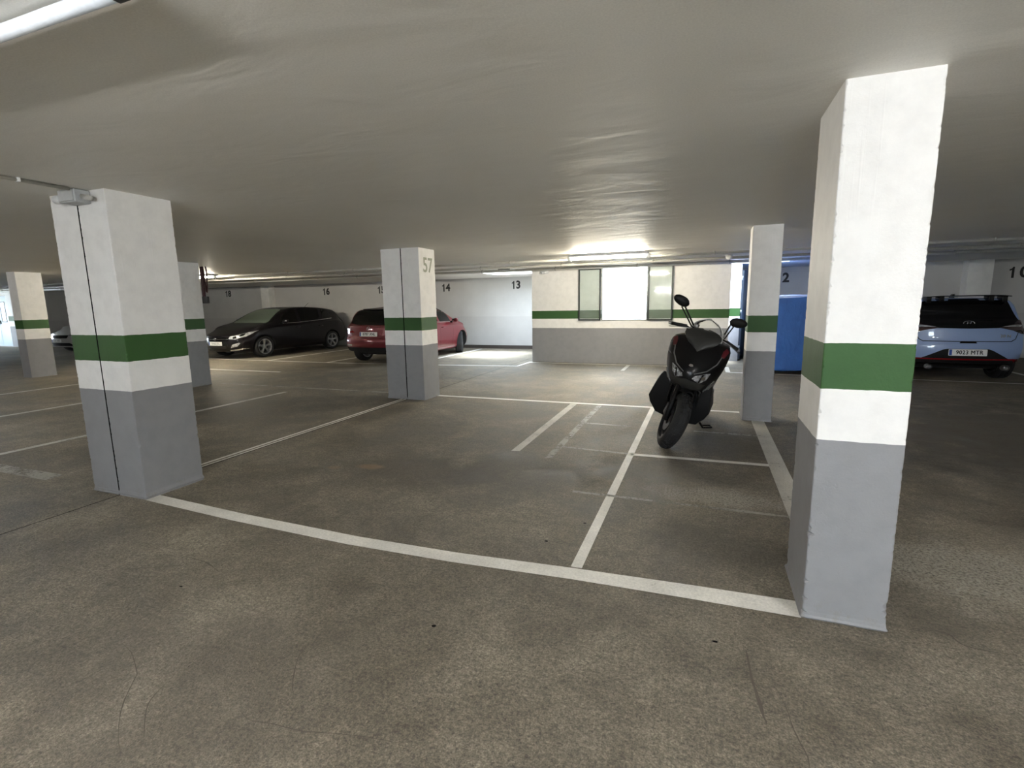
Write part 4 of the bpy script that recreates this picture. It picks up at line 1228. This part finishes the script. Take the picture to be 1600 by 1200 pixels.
# --- front wheel (steered)
def scooter_wheel(cx, cy, cz, R, W, M, disc_side):
    rot = Matrix.Rotation(PI / 2, 4, 'Y')          # lathe axis -> local X
    MM = M @ Matrix.Translation((cx, cy, cz)) @ rot
    prof = []
    for k in range(13):
        a = PI * (k / 12) ; prof.append((R - W * .55 + math.sin(a) * W * .55, -math.cos(a) * W / 2))
    ty = MB().lathe(prof + [(R - W * .55 - .005, W / 2 - .012), (R - W * .55 - .005, -W / 2 + .012)], 56, 0, MM, True, True)
    tyre = ty.build('tyre', MAT['tyre'], sc)
    tb = MB()
    for k in range(30):                                # block tread
        a = 2 * PI * k / 30
        for s in (-1, 1):
            b = a + (0 if s > 0 else PI / 30)
            for (u0, u1) in ((.004, .026), (.030, .050)):
                vs = []
                for rr in (0, .010):
                    for (du, da) in ((u0, -.045), (u1, -.02), (u1, .065), (u0, .04)):
                        w = du * s; r = R - W * .55 + math.sqrt(max(0, 1 - (w / (W / 2)) ** 2)) * W * .55 - .003 + rr
                        vs.append(MM @ Vector((r * math.cos(b + da), r * math.sin(b + da), w)))
                tb.add(vs, [(0, 1, 2, 3), (4, 5, 6, 7), (0, 1, 5, 4), (1, 2, 6, 5), (2, 3, 7, 6), (3, 0, 4, 7)])
    tb.build('tread_blocks', MAT['tyre'], tyre)
    rr = R - W * .55
    rim = MB().lathe([(rr, -.045), (rr - .018, -.042), (rr - .022, -.02), (rr - .022, .02), (rr - .018, .042), (rr, .045)], 40, 0, MM)
    rim.lathe([(0, -.05), (.035, -.05), (.04, -.03), (.04, .03), (.035, .05), (0, .05)], 18, 0, MM)
    for k in range(5):
        a = 2 * PI * k / 5
        for da in (-.12, .12):
            rim.tube([MM @ Vector((.03 * math.cos(a), .03 * math.sin(a), 0)), MM @ Vector(((rr - .015) * math.cos(a + da), (rr - .015) * math.sin(a + da), 0))], .010, 6)
    rim.build('rim', MAT['alloy_dark'], tyre)
    d = disc_side * .062
    MB().lathe([(.06, d), (.125, d), (.125, d + .004), (.06, d + .004)], 36, 0, MM, False, True).build('brake_disc', MAT['alloy_dark'], tyre)
    return tyre
fw_ = scooter_wheel(0, 0, .29, .29, .15, ST, -1)
# fork legs, fender, caliper
fk = MB()
for s in (-1, 1):
    fk.tube([ST @ (Vector((s * .085, 0, .29)) + AXD * -.03), ST @ (Vector((s * .085, .0, .29)) + AXD * .42)], [.026, .024], 12)
fk.box(-.11, .11, .15, .27, .66, .70, 0, .01, ST)
fk.build('fork', MAT['sc_matt'], sc)
MB().box(-.115, -.065, .05, .13, .30, .42, 0, .012, ST).build('brake_caliper', MAT['alloy_dark'], sc)
rg = []
for k in range(15):
    a = math.radians(50 + (-25 + 150 * k / 14))
    a = math.radians(98 - 80 * k / 14)
    r = .315; cy, cz = -math.cos(PI - a) * 1.0, math.sin(a)
    w = .078 * (1 - .55 * abs(k / 14 - .55) ** 2 * 2)
    c = Vector((0, math.cos(PI - a) * r * -1, 0))
    base = Vector((0, -math.cos(a) * -r, .29 + math.sin(a) * r))
    rad = Vector((0, -math.cos(a) * -1, math.sin(a)))
    rg.append([ST @ (base + Vector((x * w, 0, 0)) + rad * (.022 * (1 - x * x) - .02 * abs(x) ** 3)) for x in (-1, -.75, -.4, 0, .4, .75, 1)] +
              [ST @ (base + Vector((x * w * .93, 0, 0)) + rad * (.022 * (1 - x * x) - .02 * abs(x) ** 3 - .006)) for x in (1, .75, .4, 0, -.4, -.75, -1)])
MB().loft(rg, 0, True, True).build('front_fender', MAT['sc_matt'], sc, 45)

# --- front fairing: horizontal rings (z, half width, nose y, edge y, back y, sharpness)
def ring(z, w, yn, ye, yb, p=1.7, n=13):
    pts = []
    for k in range(n):
        u = -1 + 2 * k / (n - 1)
        pts.append((u * w, yn + (ye - yn) * abs(u) ** p, z))
    for u in (1, .6, .2, -.2, -.6, -1):
        pts.append((u * w * .93, yb, z))
    return pts
fr = [ring(.585, .165, .155, .26, .42), ring(.64, .205, .085, .26, .46), ring(.70, .235, .045, .27, .50), ring(.755, .255, .030, .28, .53), ring(.81, .270, .040, .29, .55),
      ring(.87, .283, .075, .30, .56), ring(.93, .292, .12, .315, .57), ring(.99, .297, .17, .33, .57), ring(1.04, .292, .215, .35, .57), ring(1.08, .272, .255, .37, .565), ring(1.105, .225, .29, .39, .55), ring(1.115, .15, .33, .41, .53)]
fairing = sc_loft('front_fairing', fr, MAT['sc_black'], sharp=60)
fairing.data.materials[0] = MAT['sc_black']
fs = Skin(fairing.data)
def fhit(x, z):
    loc, n, i, d = fs.bvh.ray_cast(Vector((x, -3, z)), Vector((0, 1, 0)))
    if loc is None: loc, n, i, d = fs.bvh.find_nearest(Vector((x, .2, z)))
    if n.y > 0: n = -n
    return loc, n
fs.hit = lambda ax, a, b: fhit(a, b)
def fp(name, poly, mat, off=.005, parent=fairing, label=None, thick=.012):
    return fs.panel(name, 'F', poly, mat, parent, off, .02, thick, label)
for s in (1, -1):
    pl = lambda P: [(s * a, b) for a, b in P][::s]
    h = fp('headlight', pl([(.045, .735), (.115, .700), (.165, .745), (.185, .815), (.135, .800), (.060, .765)]), MAT['sc_lamp'], .006, label='clear faceted headlight')
    fp('headlight_divider', pl([(.10, .712), (.112, .706), (.135, .795), (.122, .793)]), MAT['sc_matt'], .010, h, thick=.006)
    fp('headlight_projector', pl([(.118, .735), (.150, .745), (.152, .775), (.122, .768)]), MAT['chrome'], .011, h, thick=.006)
    fp('silver_trim', pl([(.050, .780), (.150, .825), (.215, .905), (.235, .985), (.227, .985), (.206, .910), (.144, .833), (.050, .787)]), MAT['sc_silver'], .006)
    fp('red_panel', pl([(.222, .985), (.250, .975), (.278, 1.045), (.245, 1.07), (.225, 1.04)]), MAT['sc_red'], .006, label='dark red shoulder accent')
    fp('turn_signal', pl([(.165, .605), (.192, .610), (.245, .735), (.232, .745)]), MAT['sc_silver'], .008, label='pale vertical side strip')
fp('nose_panel', [(-.13, .615), (.13, .615), (.17, .69), (.11, .695), (0, .72), (-.11, .695), (-.17, .69)], MAT['sc_grey'], .004)
for m_ in [rounded([(-.022, .848), (.0, .842), (.022, .848), (.012, .866), (-.012, .866)], .006)]:
    em = fp('emblem', m_, MAT['chrome'], .006)
# silver edge around the wheel mouth and dark inner mouth
MB().tube([(-.15, .30, .42), (-.145, .22, .60), (-.08, .17, .625), (.08, .17, .625), (.145, .22, .60), (.15, .30, .42)], .008, 8).build('mouth_edge', MAT['sc_grey'], sc)

# windscreen with dark lower cover
ws = []
for k in range(11):
    v = k / 10
    z = 1.04 + .275 * v; y = .235 + .15 * v + .03 * v * v
    ws.append((z, y, .185 * math.sqrt(max(.02, 1 - v ** 2.8))))
vs, fs_ = [], []
nu = 13
for z, y, w in ws:
    for q in range(nu):
        u = -1 + 2 * q / (nu - 1)
        vs.append(Vector((u * w, y + .075 * (u * w / .185) ** 2, z - .012 * u * u)))
for r in range(10):
    for q in range(nu - 1):
        fs_.append((r * nu + q, r * nu + q + 1, (r + 1) * nu + q + 1, (r + 1) * nu + q))
mb = MB().add(vs, fs_, 0, True)
n0 = len(vs)
mb.add([v + Vector((0, .004, 0)) for v in vs], [f[::-1] for f in fs_], 0, True)
edge = [q for q in range(nu)] + [r * nu + nu - 1 for r in range(1, 11)] + [10 * nu + q for q in range(nu - 2, -1, -1)] + [r * nu for r in range(9, 0, -1)]
mb.f += [(edge[i], edge[(i + 1) % len(edge)], n0 + edge[(i + 1) % len(edge)], n0 + edge[i]) for i in range(len(edge))]; mb.m += [0] * len(edge); mb.sm += [False] * len(edge)
me = bpy.data.meshes.new('windscreen'); me.from_pydata(mb.v, [], mb.f); me.polygons.foreach_set('use_smooth', mb.sm); me.update()
wsc = link('windscreen', me, MAT['shield'], sc); wsc['label'] = 'clear upright windscreen'
MB().tube([vs[i] for i in edge[nu + 2:-2]], .0022, 6).build('screen_edge', MAT['white_plastic'], wsc)
# dark cover behind the lower half of the screen
cv_ = []
for z, y, w in [(.985, .165, .012), (1.01, .178, .075), (1.04, .195, .125), (1.075, .215, .160), (1.11, .24, .180), (1.14, .262, .172), (1.165, .285, .135), (1.18, .305, .085), (1.188, .32, .03)]:
    cv_.append([(u * w, y + .055 * u * u, z + .02 * u * u) for u in (-1, -.7, -.35, 0, .35, .7, 1)] + [(u * w * .9, y + .10, z - .0) for u in (1, .5, 0, -.5, -1)])
sc_loft('dash_cover', cv_, MAT['sc_grey'], sharp=50)

# --- handlebars (steered)
hb = Matrix.Identity(4)
def P(x, y, z): return ST @ Vector((x, y, z + .03))
bar = MB().tube([P(-.36, .50, 1.09), P(-.22, .46, 1.12), P(-.10, .43, 1.10), P(0, .42, 1.08), P(.10, .43, 1.10), P(.22, .46, 1.12), P(.36, .50, 1.09)], .012, 10)
bar = bar.build('handlebar', MAT['sc_matt'], sc)
MB().box(-.10, .10, .36, .46, 1.02, 1.14, 0, .025, ST).build('bar_cover', MAT['sc_matt'], bar)
for s in (-1, 1):
    MB().tube([P(s * .215, .458, 1.122), P(s * .36, .50, 1.09)], .018, 12).build('grip', MAT['tyre'], bar)
    MB().tube([P(s * .362, .5005, 1.0895), P(s * .39, .508, 1.083)], [.018, .013], 12).build('bar_end', MAT['alloy'], bar)
    MB().tube([P(s * .16, .41, 1.12), P(s * .21, .40, 1.115), P(s * .30, .405, 1.09), P(s * .385, .43, 1.06)], [.010, .009, .007, .008], 8, flat=.6).build('brake_lever', MAT['alloy'], bar)
    MB().box(min(s * .145, s * .21), max(s * .145, s * .21), .42, .48, 1.085, 1.15, 0, .012, ST).build('switch_housing', MAT['sc_matt'], bar)
    MB().tube([P(s * .135, .42, 1.145), P(s * .135, .42, 1.185)], [.028, .026], 12).build('fluid_reservoir', MAT['alloy'], bar)
    MB().tube([P(s * .15, .40, 1.09), P(s * .19, .37, 1.05), P(s * .17, .36, 1.0), P(s * .10, .36, .98)], .007, 6).build('brake_cable', MAT['tyre'], bar)
    # mirror: twin-strut stem and teardrop head
    mx = .345 if s < 0 else .205
    a0 = P(s * .155, .44, 1.15); a1 = P(s * (mx - .03), .47, 1.295)
    st_ = MB().tube([a0, a1], .008, 8).tube([a0 + Vector((s * .02, 0, -.01)), a1 + Vector((s * .035, 0, -.005))], .007, 8).build('mirror_stem', MAT['sc_matt'], bar)
    rgs = []
    for k, (u, hh2) in enumerate([(-.07, .012), (-.05, .045), (-.01, .064), (.05, .066), (.10, .055), (.135, .035), (.15, .010)]):
        cx = s * (mx + u * .78); cz = 1.335 + u * .10; hh2 *= .76
        rgs.append([P(cx, .465 + .024 * math.sin(2 * PI * q / 14) * min(1, hh2 / .04), cz + hh2 * math.cos(2 * PI * q / 14)) for q in range(14)])
    MB().loft(rgs, 0, True, True).build('mirror_head', MAT['sc_matt'], bar)

# --- lower leg shield, floor tunnel, seat and tail
def box_ring(y, w0, w1, z0, z1, r=.3):
    """rounded section in the XZ plane at depth y: width w0 at the bottom, w1 at the top"""
    pts = []
    n = 20
    for k in range(n):
        a = 2 * PI * k / n + PI / n
        ca, sa = math.cos(a), math.sin(a)
        e = .45
        x = math.copysign(abs(ca) ** e, ca); z = math.copysign(abs(sa) ** e, sa)
        w = w0 + (w1 - w0) * (z + 1) / 2
        pts.append((x * w, y, (z0 + z1) / 2 + z * (z1 - z0) / 2))
    return pts
for s in (-1, 1):
    outline = [(.12, .64), (.25, .67), (.275, .60), (.315, .37), (.285, .30), (.215, .215), (.13, .20)]
    rg = []
    for y, kx, kz, dz in [(.315, .86, .62, .10), (.345, .985, .96, .01), (.40, 1.0, 1.0, 0), (.62, .96, .92, -.02), (.85, .90, .55, -.06), (1.08, .86, .45, -.06)]:
        rg.append([(s * (.12 + (x - .12) * kx) * (.90 if s > 0 else 1.13), y + .03 * (.335 - x) / .2 * (1 if y < .38 else 0) * 0, .44 + (z - .44) * kz + dz) for x, z in outline][::s])
    sc_loft('leg_shield', rg, MAT['sc_matt'], sharp=25)
fp('side_glint', [(-.288, .90), (-.279, .90), (-.281, 1.0), (-.290, 1.0)], MAT['sc_silver'], .006)  # reflection on the fairing edge, painted as a pale strip
sc_loft('inner_mouth', [box_ring(y, w0, w1, z0, z1) for y, w0, w1, z0, z1 in [(.34, .13, .15, .36, .66), (.44, .15, .2, .30, .95), (.58, .17, .26, .24, 1.02), (.62, .16, .24, .24, 1.0)]], MAT['sc_matt'], sharp=50)
sc_loft('tunnel', [box_ring(y, w0, w1, z0, z1) for y, w0, w1, z0, z1 in [(.58, .14, .12, .22, .72), (.75, .16, .11, .20, .58), (.95, .17, .13, .20, .60), (1.10, .17, .16, .22, .70)]], MAT['sc_matt'], sharp=50)
sc_loft('rear_body', [box_ring(y, w0, w1, z0, z1) for y, w0, w1, z0, z1 in [(1.0, .15, .15, .34, .72), (1.2, .19, .18, .38, .78), (1.5, .20, .19, .46, .84), (1.75, .15, .16, .60, .90), (1.95, .08, .11, .74, .93), (2.02, .05, .08, .80, .92)]], MAT['sc_black'], sharp=50)
sc_loft('seat', [box_ring(y, w0, w1, z0, z1) for y, w0, w1, z0, z1 in [(.98, .09, .07, .70, .76), (1.08, .14, .12, .73, .82), (1.35, .18, .16, .76, .86), (1.45, .18, .16, .80, .93), (1.75, .16, .14, .86, .97), (1.85, .12, .10, .89, .95)]], MAT['sc_seat'], sharp=60)
rear = scooter_wheel(0, 1.55, .28, .28, .14, Matrix.Identity(4), 1)
MB().tube([(-.16, 1.15, .30), (-.18, 1.35, .28), (-.19, 1.75, .36)], [.03, .05, .065], 14).build('exhaust', MAT['alloy_dark'], sc)
MB().box(.08, .20, 1.12, 1.62, .24, .42, 0, .03).build('engine_case', MAT['alloy_dark'], sc)
MB().tube([(-.15, 1.86, .93), (-.17, 1.95, .98), (0, 2.05, 1.0), (.17, 1.95, .98), (.15, 1.86, .93)], .012, 8).build('grab_rail', MAT['sc_matt'], sc)
MB().box(-.08, .08, 2.0, 2.03, .82, .88, 0, .008).build('tail_light', MAT['lamp_red'], sc)
# side stand reaching the floor, with its foot loop
inv = SM.inverted()
foot = inv @ Vector((.045, 6.02, .008)); toe = inv @ Vector((.14, 6.05, .008)); toe2 = inv @ Vector((.12, 6.16, .008)); back = inv @ Vector((.03, 6.13, .008))
pv = Vector((.10, .86, .22))
MB().tube([pv, pv.lerp(foot, .6), foot], [.014, .012, .011], 8).tube([foot, toe, toe2, back, foot], .008, 8).build('side_stand', MAT['sc_matt'], sc)
